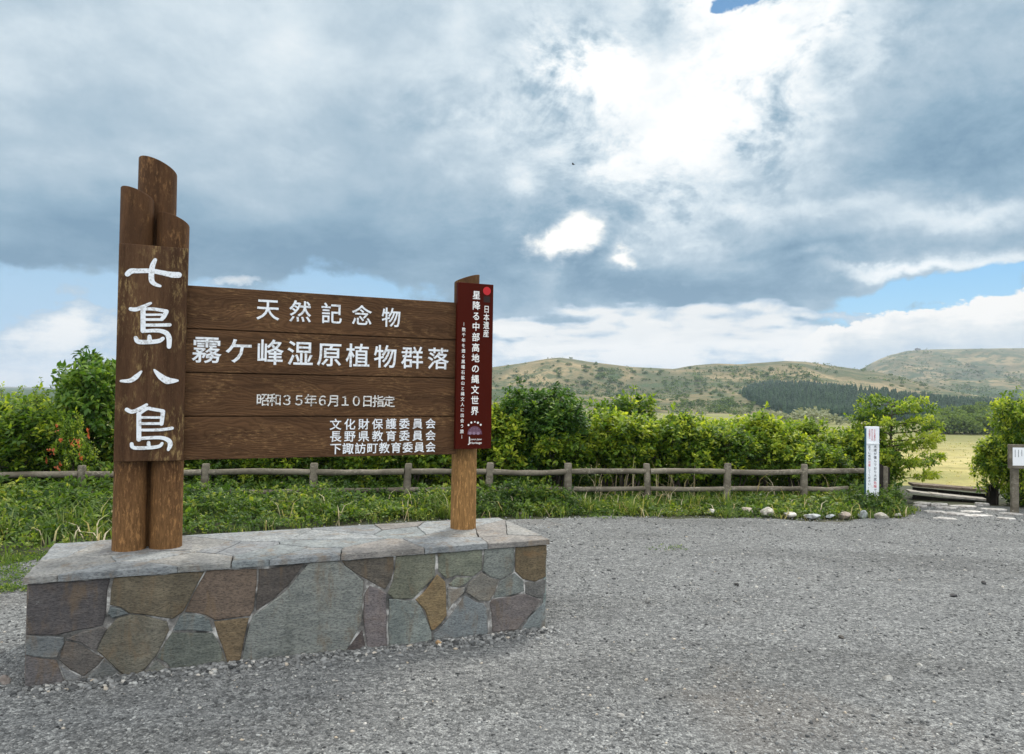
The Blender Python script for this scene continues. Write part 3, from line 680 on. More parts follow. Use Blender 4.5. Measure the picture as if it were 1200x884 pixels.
# board of four planks (one part)
g = MB(); hz = (ZB1 - ZB0) / 4
for i in range(4):
    ins = .0035
    g.box(((UB0 + UB1) / 2, VB + .017 + (.0015 if i % 2 else 0), ZB0 + hz * (i + .5)), ((UB1 + .06 - UB0) / 2, .017, hz / 2 - ins))
g.box(((UB0 + UB1) / 2, VB + .026, (ZB0 + ZB1) / 2), ((UB1 - UB0) / 2 + .025, .006, (ZB1 - ZB0) / 2 - .01))
board = g.build('board', M_board, sign, bevel=.003)
g = MB(); g.box(((UR0 + UR1) / 2, VR + .0185, (ZR0 + ZR1) / 2), ((UR1 - UR0) / 2, .0185, (ZR1 - ZR0) / 2)); red_panel = g.build('side_panel', M_redpanel, sign, bevel=.002)
red_panel['label'] = 'narrow dark red upright panel with white vertical lettering and red dot'

# ---- lettering
_glyphs = {}
def glyph(ch, bold, res=3):
    key = (ch, bold)
    if key not in _glyphs:
        c = bpy.data.curves.new('glyph', 'FONT'); c.body = ch; c.resolution_u = res
        c.bevel_depth = bold; c.bevel_resolution = 1; c.extrude = .006
        o = bpy.data.objects.new('glyph', c); COL.objects.link(o)
        me = bpy.data.meshes.new_from_object(o.evaluated_get(bpy.context.evaluated_depsgraph_get()))
        V = np.array([v.co[:] for v in me.vertices]) if len(me.vertices) else np.zeros((0, 3)); Fs = [list(p.vertices) for p in me.polygons]
        bpy.data.objects.remove(o); bpy.data.curves.remove(c); bpy.data.meshes.remove(me)
        _glyphs[key] = (V, Fs)
    return _glyphs[key]
def put_glyph(mb, ch, bold, cu, cz, wu, hz_, v, mode='em', depth=.003):
    """write one character centred on (cu, cz) in the plane v, facing -v; size of its ink box wu x hz_ ('box') or em size hz_ ('em')"""
    V, Fs = glyph(ch, bold)
    if not len(V): return
    lo = V.min(0); hi = V.max(0)
    if mode == 'box': su = wu / (hi[0] - lo[0]); sz = hz_ / (hi[1] - lo[1])
    else: su = wu; sz = hz_
    cx, cy = ((lo[0] + hi[0]) / 2, (lo[1] + hi[1]) / 2) if mode == 'box' else (.5, .38)
    if mode == 'em' and ord(ch) < 128: cx = (lo[0] + hi[0]) / 2
    zr = max(1e-6, hi[2] - lo[2])
    mb.add([(cu + (p[0] - cx) * su, v + depth * .3 - (p[2] - lo[2]) / zr * depth, cz + (p[1] - cy) * sz) for p in V], [f[::-1] if False else f for f in Fs])
def row(mb, text, p0, p1, h0, h1, v, bold, squeeze=1.0):
    """p0, p1: pixel centres of the first and last character; h0, h1: their ink heights in pixels"""
    n = len(text)
    a = on_front(*p0, v); b_ = on_front(*p1, v)
    s0 = on_front(p0[0], p0[1] - h0 / 2, v)[1] - on_front(p0[0], p0[1] + h0 / 2, v)[1]; s1 = on_front(p1[0], p1[1] - h1 / 2, v)[1] - on_front(p1[0], p1[1] + h1 / 2, v)[1]
    for i, ch in enumerate(text):
        k = i / (n - 1); s = (s0 + (s1 - s0) * k) / .90
        put_glyph(mb, ch, bold, a[0] + (b_[0] - a[0]) * k, a[1] + (b_[1] - a[1]) * k, s * squeeze, s, v)
v = VB - .0005
g = MB()
for args in (('天然記念物', (314, 362.5), (458.5, 372.3), 24.5, 21.5, v, .011, .98), ('霧ケ峰湿原植物群落', (242.4, 410), (513.5, 420.4), 30, 24, v, .011),
             ('文化財保護委員会', (393.3, 497.5), (504.5, 496.5), 12.4, 11.4, v, .014), ('長野県教育委員会', (393.3, 511.6), (504.5, 510.4), 12.4, 11.4, v, .014), ('下諏訪町教育委員会', (393.3, 526), (504.5, 524), 12.4, 11.4, v, .014)):
    g = MB(); row(g, *args); g.build('lettering', M_white, board)
g = MB(); row(g, '昭和３５年６月１０日指定', (308, 468.5), (456, 470.5), 14, 13, v, .011)
o = g.build('lettering', M_white_worn, board); o['label'] = 'flaking date line in worn white paint'

def stroke(mb, pts, w, org, sc_, v, lift, caps=True):
    """brush stroke: polyline in crop pixels -> raised ribbon on the plane v; w = width or widths (crop pixels)"""
    P = [on_front(org[0] + x / sc_, org[1] + y / sc_, v) for x, y in pts]; px = abs(on_front(org[0] + 1 / sc_, org[1], v)[0] - on_front(org[0], org[1], v)[0])
    ws = w if hasattr(w, '__len__') else [w] * len(pts)
    # resample smoothly
    Q = []; WW = []
    for i in range(len(P) - 1):
        p0 = P[max(0, i - 1)]; p1 = P[i]; p2 = P[i + 1]; p3 = P[min(len(P) - 1, i + 2)]
        for j in range(6):
            t_ = j / 6
            f = lambda a, b_, c, d: .5 * (2 * b_ + (c - a) * t_ + (2 * a - 5 * b_ + 4 * c - d) * t_ ** 2 + (3 * b_ - a - 3 * c + d) * t_ ** 3)
            Q.append((f(p0[0], p1[0], p2[0], p3[0]), f(p0[1], p1[1], p2[1], p3[1]))); WW.append((ws[i] + (ws[i + 1] - ws[i]) * t_) * px)
    Q.append(P[-1]); WW.append(ws[-1] * px)
    L = []; Rr = []
    for i, q in enumerate(Q):
        a = Q[max(0, i - 1)]; b_ = Q[min(len(Q) - 1, i + 1)]; dx, dy = b_[0] - a[0], b_[1] - a[1]; n = math.hypot(dx, dy) + 1e-9; nx, ny = -dy / n, dx / n
        h = WW[i] / 2; L.append((q[0] + nx * h, q[1] + ny * h)); Rr.append((q[0] - nx * h, q[1] - ny * h))
    n = len(Q)
    V = []
    for k_, z in ((0, v), (1, v - lift)):
        V += [(p[0], z, p[1]) for p in L] + [(p[0], z, p[1]) for p in Rr]
    Fs = []
    for i in range(n - 1):
        Fs.append([2 * n + i, 3 * n + i, 3 * n + i + 1, 2 * n + i + 1]); Fs.append([i, i + 1, 2 * n + i + 1 , 2 * n + i][::-1]); Fs.append([n + i, n + i + 1, 3 * n + i + 1, 3 * n + i])
    mb.add(V, Fs)
    if caps:
        for e in (0, n - 1):
            c = Q[e]; h = WW[e] / 2 * .98; ring = [(c[0] + h * math.cos(a), c[1] + h * math.sin(a)) for a in [2 * math.pi * i / 14 for i in range(14)]]
            mb.prism(ring, (0, v, 0), (1, 0, 0), (0, 0, 1), (0, -1, 0), lift + .0004)
g = MB(); v = VP - .0003; _l = [0.0015]
def S5(pts, w): _l[0] += .00025; stroke(g, pts, [q * 1.14 for q in w] if hasattr(w, '__len__') else w * 1.14, (130, 280), 6.316, v, _l[0])
def S6(pts, w): _l[0] += .00025; stroke(g, pts, [q * 1.14 for q in w] if hasattr(w, '__len__') else w * 1.14, (130, 410), 3.537, v, _l[0])
S5([(122, 262), (150, 240), (200, 238), (300, 238), (380, 252), (450, 266), (502, 268)], [36, 40, 34, 34, 36, 44, 44])
S5([(328, 156), (308, 200), (300, 260), (302, 310), (325, 335), (364, 350)], [26, 36, 38, 38, 30, 20])
S5([(146, 520), (185, 523), (235, 505), (295, 476)], [28, 30, 28, 18])
S5([(238, 520), (238, 600), (238, 682)], 34)
S5([(240, 522), (310, 520), (412, 536)], [20, 24, 26])
S5([(412, 538), (392, 575), (375, 596)], [30, 32, 26])
S5([(250, 563), (376, 562)], 17); S5([(250, 598), (380, 598)], 20); S5([(245, 639), (360, 639), (436, 637)], [22, 24, 26])
S5([(236, 684), (340, 680), (405, 695), (430, 735), (430, 800)], [24, 28, 36, 38, 30])
S5([(184, 734), (205, 762), (290, 764), (355, 756), (385, 738)], [28, 34, 32, 32, 26]); S5([(285, 722), (287, 756)], [26, 34])
S6([(42, 130), (80, 128), (105, 112), (126, 90)], [10, 18, 20, 8]); S6([(180, 84), (205, 110), (235, 128), (276, 128)], [8, 24, 30, 10])
S6([(66, 248), (88, 257), (122, 244), (148, 228)], [16, 16, 16, 12]); S6([(116, 266), (116, 320), (116, 372)], 18)
S6([(116, 268), (150, 244), (170, 246), (216, 254)], [10, 14, 14, 14]); S6([(216, 256), (210, 308)], [17, 15])
S6([(118, 281), (210, 281)], 10); S6([(118, 306), (210, 306)], 11); S6([(118, 333), (200, 332), (254, 325)], [11, 12, 13])
S6([(114, 368), (200, 364), (236, 374), (246, 392), (238, 414)], [13, 14, 18, 19, 12])
S6([(86, 390), (96, 406), (160, 406), (200, 400), (212, 388)], [14, 15, 14, 14, 12]); S6([(156, 384), (157, 404)], [13, 15])
g.build('lettering', M_white, name_panel)

v = VR - .0004
def column(mb, text, p0, p1, size, bold, v, dash=True, wide=.94):
    """p0, p1: pixel centres of first and last character"""
    a = on_front(*p0, v); b_ = on_front(*p1, v); n = len(text)
    s = (a[1] - b_[1]) / (n - 1) * size
    for i, ch in enumerate(text):
        k_ = i / (n - 1); c = (a[0] + (b_[0] - a[0]) * k_, a[1] + (b_[1] - a[1]) * k_)
        if ch == '|': mb.box((c[0], v, c[1]), (s * .035, .001, s * .42))
        else: put_glyph(mb, ch, bold, c[0], c[1], s * wide, s, v, depth=.0016)
for args, kw in ((('日本遺産', (570.2, 362.5), (569.6, 390.8), 1.0, .008, v), dict(wide=.80)), (('星降る中部高地の縄文世界', (558.4, 346), (556.3, 481.5), .86, .016, v), {}), (('|数千年を遡る黒曜石鉱山と縄文人に出会う旅|', (543.6, 380), (541.2, 512), .78, .012, v), {})):
    g = MB(); column(g, *args, **kw); g.build('lettering', M_white_red, red_panel)
def disc(mb, c, r, v, lift=.0012, n=20):
    a = on_front(*c, v); pxs = abs(on_front(c[0] + 1, c[1], v)[0] - a[0])
    mb.prism([(a[0] + r * pxs * math.cos(t_), a[1] + r * pxs * math.sin(t_)) for t_ in [2 * math.pi * i / n for i in range(n)]], (0, v, 0), (1, 0, 0), (0, 0, 1), (0, -1, 0), lift)
g = MB(); disc(g, (570.6, 341.2), 4.5, v, .0012, 32); o = g.build('red_dot', M_reddot, red_panel)
def rect(mb, x0, y0, x1, y1, v, lift=.001):
    a = on_front(x0, y0, v); b_ = on_front(x1, y1, v); mb.box(((a[0] + b_[0]) / 2, v - lift / 2, (a[1] + b_[1]) / 2), (abs(b_[0] - a[0]) / 2, lift / 2, abs(b_[1] - a[1]) / 2))
g = MB(); rect(g, 566.8, 347.2, 574.2, 354.8, v); g.build('print_block', M_darkprint, red_panel)
g = MB()
for i, (x, y, r) in enumerate(((549, 498.3, 1.1), (552.3, 495.4, 1.15), (556.4, 494.6, .9), (560, 495.6, 1.2), (563.3, 498, 1.1))): disc(g, (x, y), r, v, .0014, 10)
emblem = g.build('emblem', M_white_red, red_panel)
g = MB(); c0 = on_front(556.3, 505.5, v); pw = abs(on_front(557.3, 505, v)[0] - c0[0])
g.prism([(c0[0] + 8.6 * pw * math.cos(t_), c0[1] - 3.5 * pw + 9.2 * pw * math.sin(t_)) for t_ in np.linspace(0, math.pi, 22)], (0, v, 0), (1, 0, 0), (0, 0, 1), (0, -1, 0), .0008); g.build('emblem_mound', M_purple, red_panel)
g = MB()
for j in range(3):
    for i in range(9 - j * 2): disc(g, (549.5 + j * 1.7 + i * 1.7, 506.3 - j * 2.2), .55, v - .0008, .0006, 6)
for x in (550.8, 555.4, 560.2): 
    c = on_front(x, 508, v); g.prism([(c[0] + 2 * pw * math.cos(t_), c[1] + 1.6 * pw * math.sin(t_)) for t_ in np.linspace(0, 2 * math.pi, 12)[:-1]], (0, v - .0008, 0), (1, 0, 0), (0, 0, 1), (0, -1, 0), .0009)
g.build('emblem_pattern', M_lilac, red_panel)
g = MB(); s_ = abs(on_front(555, 510, v)[1] - on_front(555, 520, v)[1])
put_glyph(g, 'J', .0, *on_front(549.4, 516.8, v), s_ * .22, s_ * .95, v, 'box', .0012)
def word(mb, text, x0, x1, y, hpx, v, bold=.0):
    a = on_front(x0, y, v); b_ = on_front(x1, y, v); V, Fs = glyph(text, bold); lo = V.min(0); hi = V.max(0)
    hh = abs(on_front(x0, y, v)[1] - on_front(x0, y + hpx, v)[1]); put_glyph(mb, text, bold, (a[0] + b_[0]) / 2, a[1], b_[0] - a[0], hh, v, 'box', .0012)
word(g, 'Jomon Japan', 551, 564.5, 515.3, 2.6, v); word(g, 'Heritage', 551, 564.5, 519.6, 3.2, v, .01)
g.build('emblem_lettering', M_white_red, red_panel)

# ------------------------------------------------------------------ foliage tools
def unit(a): return a / (np.linalg.norm(a, axis=-1, keepdims=True) + 1e-9)
def leaf_arrays(P, D, N, L, Wd, droop=.25):
    D = unit(D); S = unit(np.cross(D, N)); N = np.cross(S, D)
    L = L[:, None]; Wd = Wd[:, None]
    base = P; mid = P + D * L * .5 + N * L * .06; tip = P + D * L - N * L * droop
    V = np.stack([base, mid + S * Wd * .5 - N * Wd * .18, tip, mid - S * Wd * .5 - N * Wd * .18, mid + N * Wd * .04], 1).reshape(-1, 3)
    i = np.arange(len(P))[:, None] * 5
    Fq = np.concatenate([i + np.array([0, 1, 4]), i + np.array([4, 1, 2]), i + np.array([0, 4, 3]), i + np.array([4, 2, 3])], 0)
    return V, Fq
def leaf_mesh(name, P, D, N, L, Wd, tint, mat, parent=None, droop=.25, extra=None):
    V, Fq = leaf_arrays(P, D, N, L, Wd, droop)
    return mesh_np(name, V, Fq, mat, parent, {'tint': np.repeat(tint, 5)})
def sprays(C, AX, rg, per, twig, leafL, tint_s, flat=.5):
    """rosettes of leaves on short twigs at C along AX"""
    n = len(C); AX = unit(AX); k = np.repeat(np.arange(n), per); m = len(k)
    tpos = rg.random(m)
    rnd = unit(rg.normal(size=(m, 3)))
    side = unit(rnd - (rnd * AX[k]).sum(1, keepdims=True) * AX[k])
    P = C[k] + AX[k] * (tpos * twig)[:, None] + side * .006
    D = unit(AX[k] * (.35 + .5 * tpos)[:, None] + side * 1.0 + np.array([0, 0, .12]))
    D[:, 2] *= (1 - flat * .5)
    N = unit(np.array([0, 0, 1.0]) + .55 * rg.normal(size=(m, 3)) + .2 * AX[k])
    L = leafL * (.55 + .6 * rg.random(m)); Wd = L * (.42 + .16 * rg.random(m))
    tint = np.clip(tint_s[k] + .13 * rg.normal(size=m) + .12 * (tpos - .5), 0, 1)
    return P, D, N, L, Wd, tint
def crown_points(rg, H, Rr, nl, ns, low=.25, top_spread=.75):
    lob = []
    for i in range(nl):
        a = 2 * math.pi * (i + rg.random()) / nl; q = rg.random() ** .6
        z = H * (low + .08 + (.84 - low - .08) * rg.random()); rad = Rr * (.24 + .16 * rg.random())
        rr = Rr * .62 * q * (1 - .45 * max(0, (z / H - .55) / .45)); lob.append((rr * math.cos(a), rr * math.sin(a), z, rad, rad * (.75 + .35 * rg.random())))
    lob.append((0, 0, H * .74, Rr * .38, H * .24)); lob = np.array(lob)
    w = lob[:, 3] ** 2; c = rg.choice(len(lob), ns, p=w / w.sum())
    d = unit(rg.normal(size=(ns, 3)) + np.array([0, 0, .35])); r = (.35 + .65 * rg.random(ns) ** .45)
    r = r * (1 + .22 * rg.normal(size=ns).clip(-1, 1.6) * (rg.random(ns) < .25))
    P = lob[c, :3] + d * np.c_[lob[c, 3], lob[c, 3], lob[c, 4]] * r[:, None]
    P[:, 2] = np.maximum(P[:, 2], .05)
    return P, d, r, lob
def stems_mesh(name, rg, lob, P, mat, parent, r0=.022, nsub=40, g=None):
    g = g or MB()
    for l in lob:
        b0 = Vector((rg.normal() * .06, rg.normal() * .06, -.06)); e = Vector(l[:3]); mid = b0.lerp(e, .5) + Vector((rg.normal() * .06, rg.normal() * .06, .06))
        g.tube([b0, b0.lerp(mid, .5) + Vector((rg.normal() * .02, rg.normal() * .02, 0)), mid, mid.lerp(e, .5), e], [r0, r0 * .85, r0 * .65, r0 * .5, r0 * .3], 6)
    for i in rg.choice(len(P), min(nsub, len(P)), replace=False):
        p = Vector(P[i]); l = lob[np.argmin(((lob[:, :3] - P[i]) ** 2).sum(1))]; a = Vector(l[:3])
        g.tube([a, a.lerp(p, .5) + Vector((rg.normal() * .02, rg.normal() * .02, .02)), p], [r0 * .3, r0 * .22, r0 * .1], 4)
    return g.build(name, mat, parent, smooth=True)
def make_shrub(name, seed, H, Rr, nl, ns, per, leafL, mat, tint0=.45, yellow=.35, low=.22, twig=.13, r0=.02, flat=.4, layered=0):
    rg = np.random.default_rng(seed); root = empty(name)
    P, d, r, lob = crown_points(rg, H, Rr, nl, ns, low)
    if layered:
        q = H / layered; P[:, 2] = P[:, 2] * .3 + (np.round(P[:, 2] / q + .35 * np.sin(P[:, 0] * 4 + P[:, 1] * 3)) * q) * .7
    ax = d + np.array([0, 0, .45]); ax = ax + .3 * rg.normal(size=ax.shape)
    if layered: ax[:, 2] *= .3
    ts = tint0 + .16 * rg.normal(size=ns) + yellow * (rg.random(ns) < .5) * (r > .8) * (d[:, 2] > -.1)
    # a tone for every bough so that clumps differ
    bough = rg.normal(size=12) * .12; bi = (np.floor(P[:, 0] * 5 / Rr) * 3 + np.floor(P[:, 1] * 5 / Rr) * 5 + np.floor(P[:, 2] * 6 / H) * 7).astype(int) % 12
    ts = ts + bough[bi]
    A0 = sprays(P, ax, rg, per, twig, leafL, ts, flat)
    # upright leader shoots break the outline
    nsh = 34; LP, LA, LT = [], [], []
    top = P[np.argsort(-(P[:, 2] + .35 * rg.random(ns) * H))[:ns // 3]]
    shg = MB()
    for i in range(nsh):
        b0 = top[rg.integers(len(top))]; dv = unit(np.array([b0[0] / Rr * .55, b0[1] / Rr * .55, .8]) + .3 * rg.normal(size=3)); L = H * rg.uniform(.08, .20); tn = tint0 + .15 + .18 * rg.normal()
        shg.tube([Vector(b0), Vector(b0 + dv * L)], [.006, .002], 4)
        for q in np.linspace(.15, 1, 7): LP.append(b0 + dv * L * q); LA.append(dv * .5 + unit(rg.normal(size=3))); LT.append(tn)
    A1 = sprays(np.array(LP), np.array(LA), rg, 7, twig * .8, leafL, np.array(LT), flat)
    leaf_mesh('crown', *[np.concatenate(q) for q in zip(A0, A1)], mat, root)
    stems_mesh('stem', rg, lob, P, M_bark, root, r0, g=shg)
    return root
def copy_tree(o, parent=None):
    c = o.copy(); COL.objects.link(c)
    if parent is not None: c.parent = parent; c.matrix_parent_inverse = o.matrix_parent_inverse
    for ch in list(o.children): copy_tree(ch, c)
    return c
_used = {}
def place(proto, loc, rz=0, s=1.0, sz=None, label=None, group=None, cat=None):
    o = proto if id(proto) not in _used else copy_tree(proto); _used[id(proto)] = proto
    o.location = loc; o.rotation_euler = (0, 0, rz); o.scale = (s, s, sz or s)
    tag(o, label, cat, group)
    if group is None and 'group' in o.keys(): del o['group']
    return o

# ------------------------------------------------------------------ shrubs behind the fence
protos = [make_shrub('shrub', 100 + i, 1.25, .75, 8, 560, 9, .092, M_leaf, (.42, .52, .34, .58, .46)[i], .50, .24, .16) for i in range(5)]
dark = make_shrub('shrub', 140, 2.0, .95, 16, 2300, 9, .09, M_leaf_dark, .46, .22, .12)
def fence_y(x): return np.interp(x, [-12, -5.6, -2.77, .8, 4.5, 5.7], [8.7, 9.55, 10.2, 10.75, 11.2, 11.45])
rr = random.Random(11)
G = 'shrubs in the row behind the log fence'
LAB = 'leafy yellow-green shrub in the dense row behind the log fence'
def top_z(px, py, y): return at_depth(px, py, y).z
def shrub_at(px, py_top, y, proto, label=LAB, group=G, cat='shrub', wide=1.0, H=1.25):
    p = at_depth(px, py_top, y); gz = float(ground_z(p.x, p.y)); sc_ = (p.z - gz) / (H * 1.0)
    return place(proto, (p.x, p.y, gz - .02), rr.uniform(0, 6.28), max(.55, min(1.5, sc_ * wide)), sc_, label, group, cat)
HEDGE = [(-60, 470, 10.8), (-14, 478, 10.3), (30, 492, 10.0), (75, 500, 10.6), (48, 476, 11.6), (150, 490, 11), (200, 492, 11.2), (250, 496, 11.3), (300, 498, 11.2), (345, 490, 11.4), (395, 496, 11.5), (440, 488, 11.6), (485, 494, 11.6), (528, 490, 11.6), (570, 496, 11.8), (230, 486, 12.6), (320, 488, 12.8), (410, 484, 12.8), (500, 486, 13), (600, 498, 12.6),
         (704, 497, 12.2), (735, 498, 12.0), (735, 487, 13.2), (765, 494, 12.4), (800, 500, 12.1), (800, 490, 13.4), (832, 494, 12.7), (862, 497, 12.2), (862, 490, 13.6), (895, 500, 12.5), (925, 503, 12.3), (925, 506, 13.4), (955, 516, 12.3), (985, 514, 12.9), (985, 514, 13.9),
         (660, 500, 12.0), (620, 505, 11.9), (1010, 516, 13.0)]
for i, (px, py, y) in enumerate(HEDGE):
    shrub_at(px + rr.uniform(-8, 8), py + rr.choice((-13, -7, -2, 3, 8, 12)), y, protos[i % 5])
shrub_at(642, 458, 12.0, dark, 'tall rounded dark green shrub rising above the row, right of the red panel', None, 'shrub', 1.12, 2.0)
shrub_at(588, 480, 12.2, dark, 'dark green shrub half hidden by the right sign post and red panel', None, 'shrub', .8, 2.0)
broad = make_shrub('small_tree', 150, 2.2, 1.0, 12, 800, 8, .145, M_leaf_dark, .72, .3, .3, .2, .03)
shrub_at(112, 424, 10.9, broad, 'small broad-leaved tree rising beside the left sign posts', None, 'tree', .8, 2.2)
ORC = Vector()
def layered_tree():
    rg = np.random.default_rng(161); root = empty('small_tree'); g = MB(); C = []; AX = []; T = []
    for q in range(3): g.tube([(.05 * q - .05, .03 * q, -.06), (.06 * q - .08, .05 * q, .5), (.05 - .05 * q, .04, 1.0), (0, 0, 1.75)], [.028, .022, .015, .005], 7)
    for i in range(38):
        z = .40 + 1.44 * (i / 37) ** .9 + rg.normal() * .03; a = i * 2.4 + rg.normal() * .3; L = (.95 * (1 - ((z - .75) / 1.35) ** 2) ** .5 if abs(z - .75) < 1.3 else .15) * rg.uniform(.75, 1.08) + .05
        d = np.array([math.cos(a), math.sin(a), .12]); b0 = np.array([0, 0, z - .14]); g.tube([Vector(b0), Vector(b0 + d * L * .5), Vector(b0 + d * L)], [.011, .008, .003], 5); tn = .46 + .14 * rg.normal()
        for k in range(int(14 + 22 * L)):
            t_ = rg.random() ** .6; sd = rg.normal() * .13 * (1.1 - .5 * t_); p = b0 + d * L * t_ + np.array([-d[1], d[0], 0]) * sd + np.array([0, 0, .03 + rg.normal() * .034])
            C.append(p); AX.append(d * .9 + np.array([-d[1], d[0], 0]) * sd * 4 + np.array([0, 0, .12 * rg.normal()])); T.append(tn + .12 * rg.normal() + .2 * (t_ > .75))
    leaf_mesh('crown', *sprays(np.array(C), np.array(AX), rg, 9, .12, .085, np.array(T), .8), M_leaf, root); g.build('stem', M_bark, root, smooth=True); return root
lay = layered_tree()
shrub_at(1046, 461, 12.6, lay, 'small tree with layered branches behind the white notice post', None, 'tree', .80, 1.9)
shrub_at(1008, 508, 12.8, protos[2], 'yellow-green shrub touching the left of the layered small tree', None, 'shrub', 1.0)
bigr = make_shrub('shrub', 170, 1.9, 1.1, 13, 1600, 9, .09, M_leaf, .52, .45, .08, .14)
shrub_at(1202, 470, 11.9, bigr, 'big bright bush overhanging the info board at the boardwalk', None, 'shrub', .72, 1.9)
shrub_at(1165, 520, 12.3, protos[1], 'low bright bush beside the right end of the boardwalk', None, 'shrub', .7)
shrub_at(1290, 480, 12.4, protos[3], 'bright bush standing beyond the info board', None, 'shrub', 1.3)
# feathery bush at the far left with long arching sprays
def arching_bush():
    rg = np.random.default_rng(33); root = empty('shrub'); C = []; AX = []; g = MB()
    for i in range(46):
        a = rg.uniform(0, 6.28); L = rg.uniform(1.0, 1.9); e = Vector((math.cos(a) * L * .55, math.sin(a) * L * .5, L * .95)); c = Vector((math.cos(a) * .1, math.sin(a) * .1, L * .7))
        pts = [Vector((0, 0, -.05)) * (1 - t_) ** 2 + c * 2 * t_ * (1 - t_) + e * t_ * t_ for t_ in np.linspace(0, 1, 8)]
        g.tube(pts, list(np.linspace(.012, .003, 8)), 5)
        for t_ in rg.uniform(.3, 1, 26):
            p = Vector((0, 0, 0)) * (1 - t_) ** 2 + c * 2 * t_ * (1 - t_) + e * t_ * t_; tn = (c * (1 - t_) + (e - c) * t_).normalized(); C.append(p); AX.append(tn + Vector(rg.normal(size=3)) * .7)
    C = np.array(C); AX = np.array(AX)
    leaf_mesh('crown', *sprays(C, AX, rg, 9, .13, .055, .5 + .15 * rg.normal(size=len(C)), .3), M_leaf, root); g.build('stem', M_bark, root, smooth=True)
    return root
ab = arching_bush()
shrub_at(8, 452, 10.9, ab, 'feathery bush with long arching sprays at the left edge', None, 'shrub', 1.0, 1.75)
# azalea with orange flowers
az = make_shrub('azalea', 181, 1.0, .5, 7, 330, 8, .06, M_leaf, .45, .3, .15)
p = at_depth(88, 497, 9.9); gz = float(ground_z(p.x, p.y)); az.location = (p.x, p.y, gz); az.scale = (.62, .62, (p.z - gz) / 1.0)
tag(az, 'azalea bush with a few orange-red flowers behind the fence', 'shrub')
rg = np.random.default_rng(9); FP = []; FD = []
for i in range(13):
    a = rg.uniform(-2.6, -.5); z = rg.uniform(.45, 1.0); c = np.array([.5 * math.cos(a), .52 * math.sin(a), z])
    for j in range(6): FP.append(c + rg.normal(size=3) * .016); FD.append(rg.normal(size=3) + np.array([0, -.4, .3]))
FP = np.array(FP); FD = np.array(FD); leaf_mesh('blossom', FP, FD, rg.normal(size=FP.shape), np.full(len(FP), .05), np.full(len(FP), .034), rg.random(len(FP)), M_flower, az, .1)

# ------------------------------------------------------------------ verge undergrowth
def strip_points(rg, n, x0, x1, back, front=.0, power=1.0):
    x = rg.uniform(x0, x1, n); t_ = rg.random(n) ** power; y = edge_y(x) + front + (fence_y(x) + back - edge_y(x) - front) * t_
    return x, y, t_
def undergrowth(name, seed, n, x0, x1, back, hmin, hmax, leafL, tint0, front=.05):
    rg = np.random.default_rng(seed); x, y, t_ = strip_points(rg, n, x0, x1, back, front)
    gap = (x > 6.05) & (x < 8.3); x = x[~gap]; y = y[~gap]; t_ = t_[~gap]; n = len(x)
    pat = fbm(x * 1.1 + 5, y * 1.1) + .35 * np.exp(-((x - .15) / .55) ** 2) + .3 * np.exp(-((x - 5.55) / .6) ** 2) + .42 * np.exp(-((x + 6.8) / 2.2) ** 2) + .16 * np.exp(-((x + 2.6) / 1.2) ** 2); hgt = (hmin + (hmax - hmin) * np.clip(.40 + 2.0 * pat + .25 * rg.normal(size=n), .05, 1.35)) * (.22 + .78 * sstep(t_, 0, .5)) * (.86 - .40 * sstep(x, .6, 1.6) * (1 - sstep(x, 4.6, 5.2)))
    gz = ground_z(x, y)
    # stems spread each plant out
    per = 3; k = np.repeat(np.arange(n), per); f = .15 + .85 * rg.random(len(k)) ** .7
    C = np.c_[x[k] + rg.normal(size=len(k)) * .05, y[k] + rg.normal(size=len(k)) * .05, gz[k] + hgt[k] * f]
    AX = unit(np.c_[rg.normal(size=len(k)) * .5, rg.normal(size=len(k)) * .5 - .15, np.ones(len(k)) * .8])
    ts = tint0 + .95 * fbm(x * 2.3, y * 2.3)[k] + .15 * rg.normal(size=len(k)) + .28 * (f - .6)
    o = leaf_mesh(name, *sprays(C, AX, rg, 6, .07, leafL, ts, .3), M_weed)
    return tag(o, kind='stuff')
undergrowth('undergrowth', 51, 4300, -9.5, 9.6, .15, .03, .33, .056, .44, .22)
undergrowth('broad_weeds', 54, 420, -9.5, 9.6, .2, .08, .34, .105, .38, .35)
undergrowth('weeds', 52, 2200, -9.5, 6.0, 1.6, .05, .30, .075, .36, .95)
undergrowth('shaded_underbrush', 55, 3600, -10, 6.0, 3.4, .25, .62, .085, .30, 1.75)  # leaf tint darkened to stand for the shade beneath the hedge
undergrowth('creeping_weeds', 53, 1500, -9.5, 9.6, -.5, .015, .06, .034, .55, .14)
def moss(name, spots):
    rg = np.random.default_rng(71); C = []
    for px, py, rad, n in spots:
        p = on_lot(px, py); a = rg.uniform(0, 6.28, n); r = rad * rg.random(n) ** .6; C.append(np.c_[p.x + r * np.cos(a) * 1.5, p.y + r * np.sin(a), np.zeros(n)])
    C = np.concatenate(C); C[:, 2] = gravel_z(C[:, 0], C[:, 1]) + .004; AX = unit(rg.normal(size=C.shape) * .7 + np.array([0, 0, .8]))
    o = leaf_mesh(name, *sprays(C, AX, rg, 6, .02, .022, .6 + .12 * rg.normal(size=len(C)), .3), M_weed); return tag(o, kind='stuff')
moss('ground_moss', [(-8, 676, .22, 200), (14, 690, .13, 110), (6, 662, .3, 260), (40, 654, .2, 160), (785, 643, .16, 26), (-40, 690, .3, 160), (705, 607, .2, 60), (560, 611, .2, 80)])
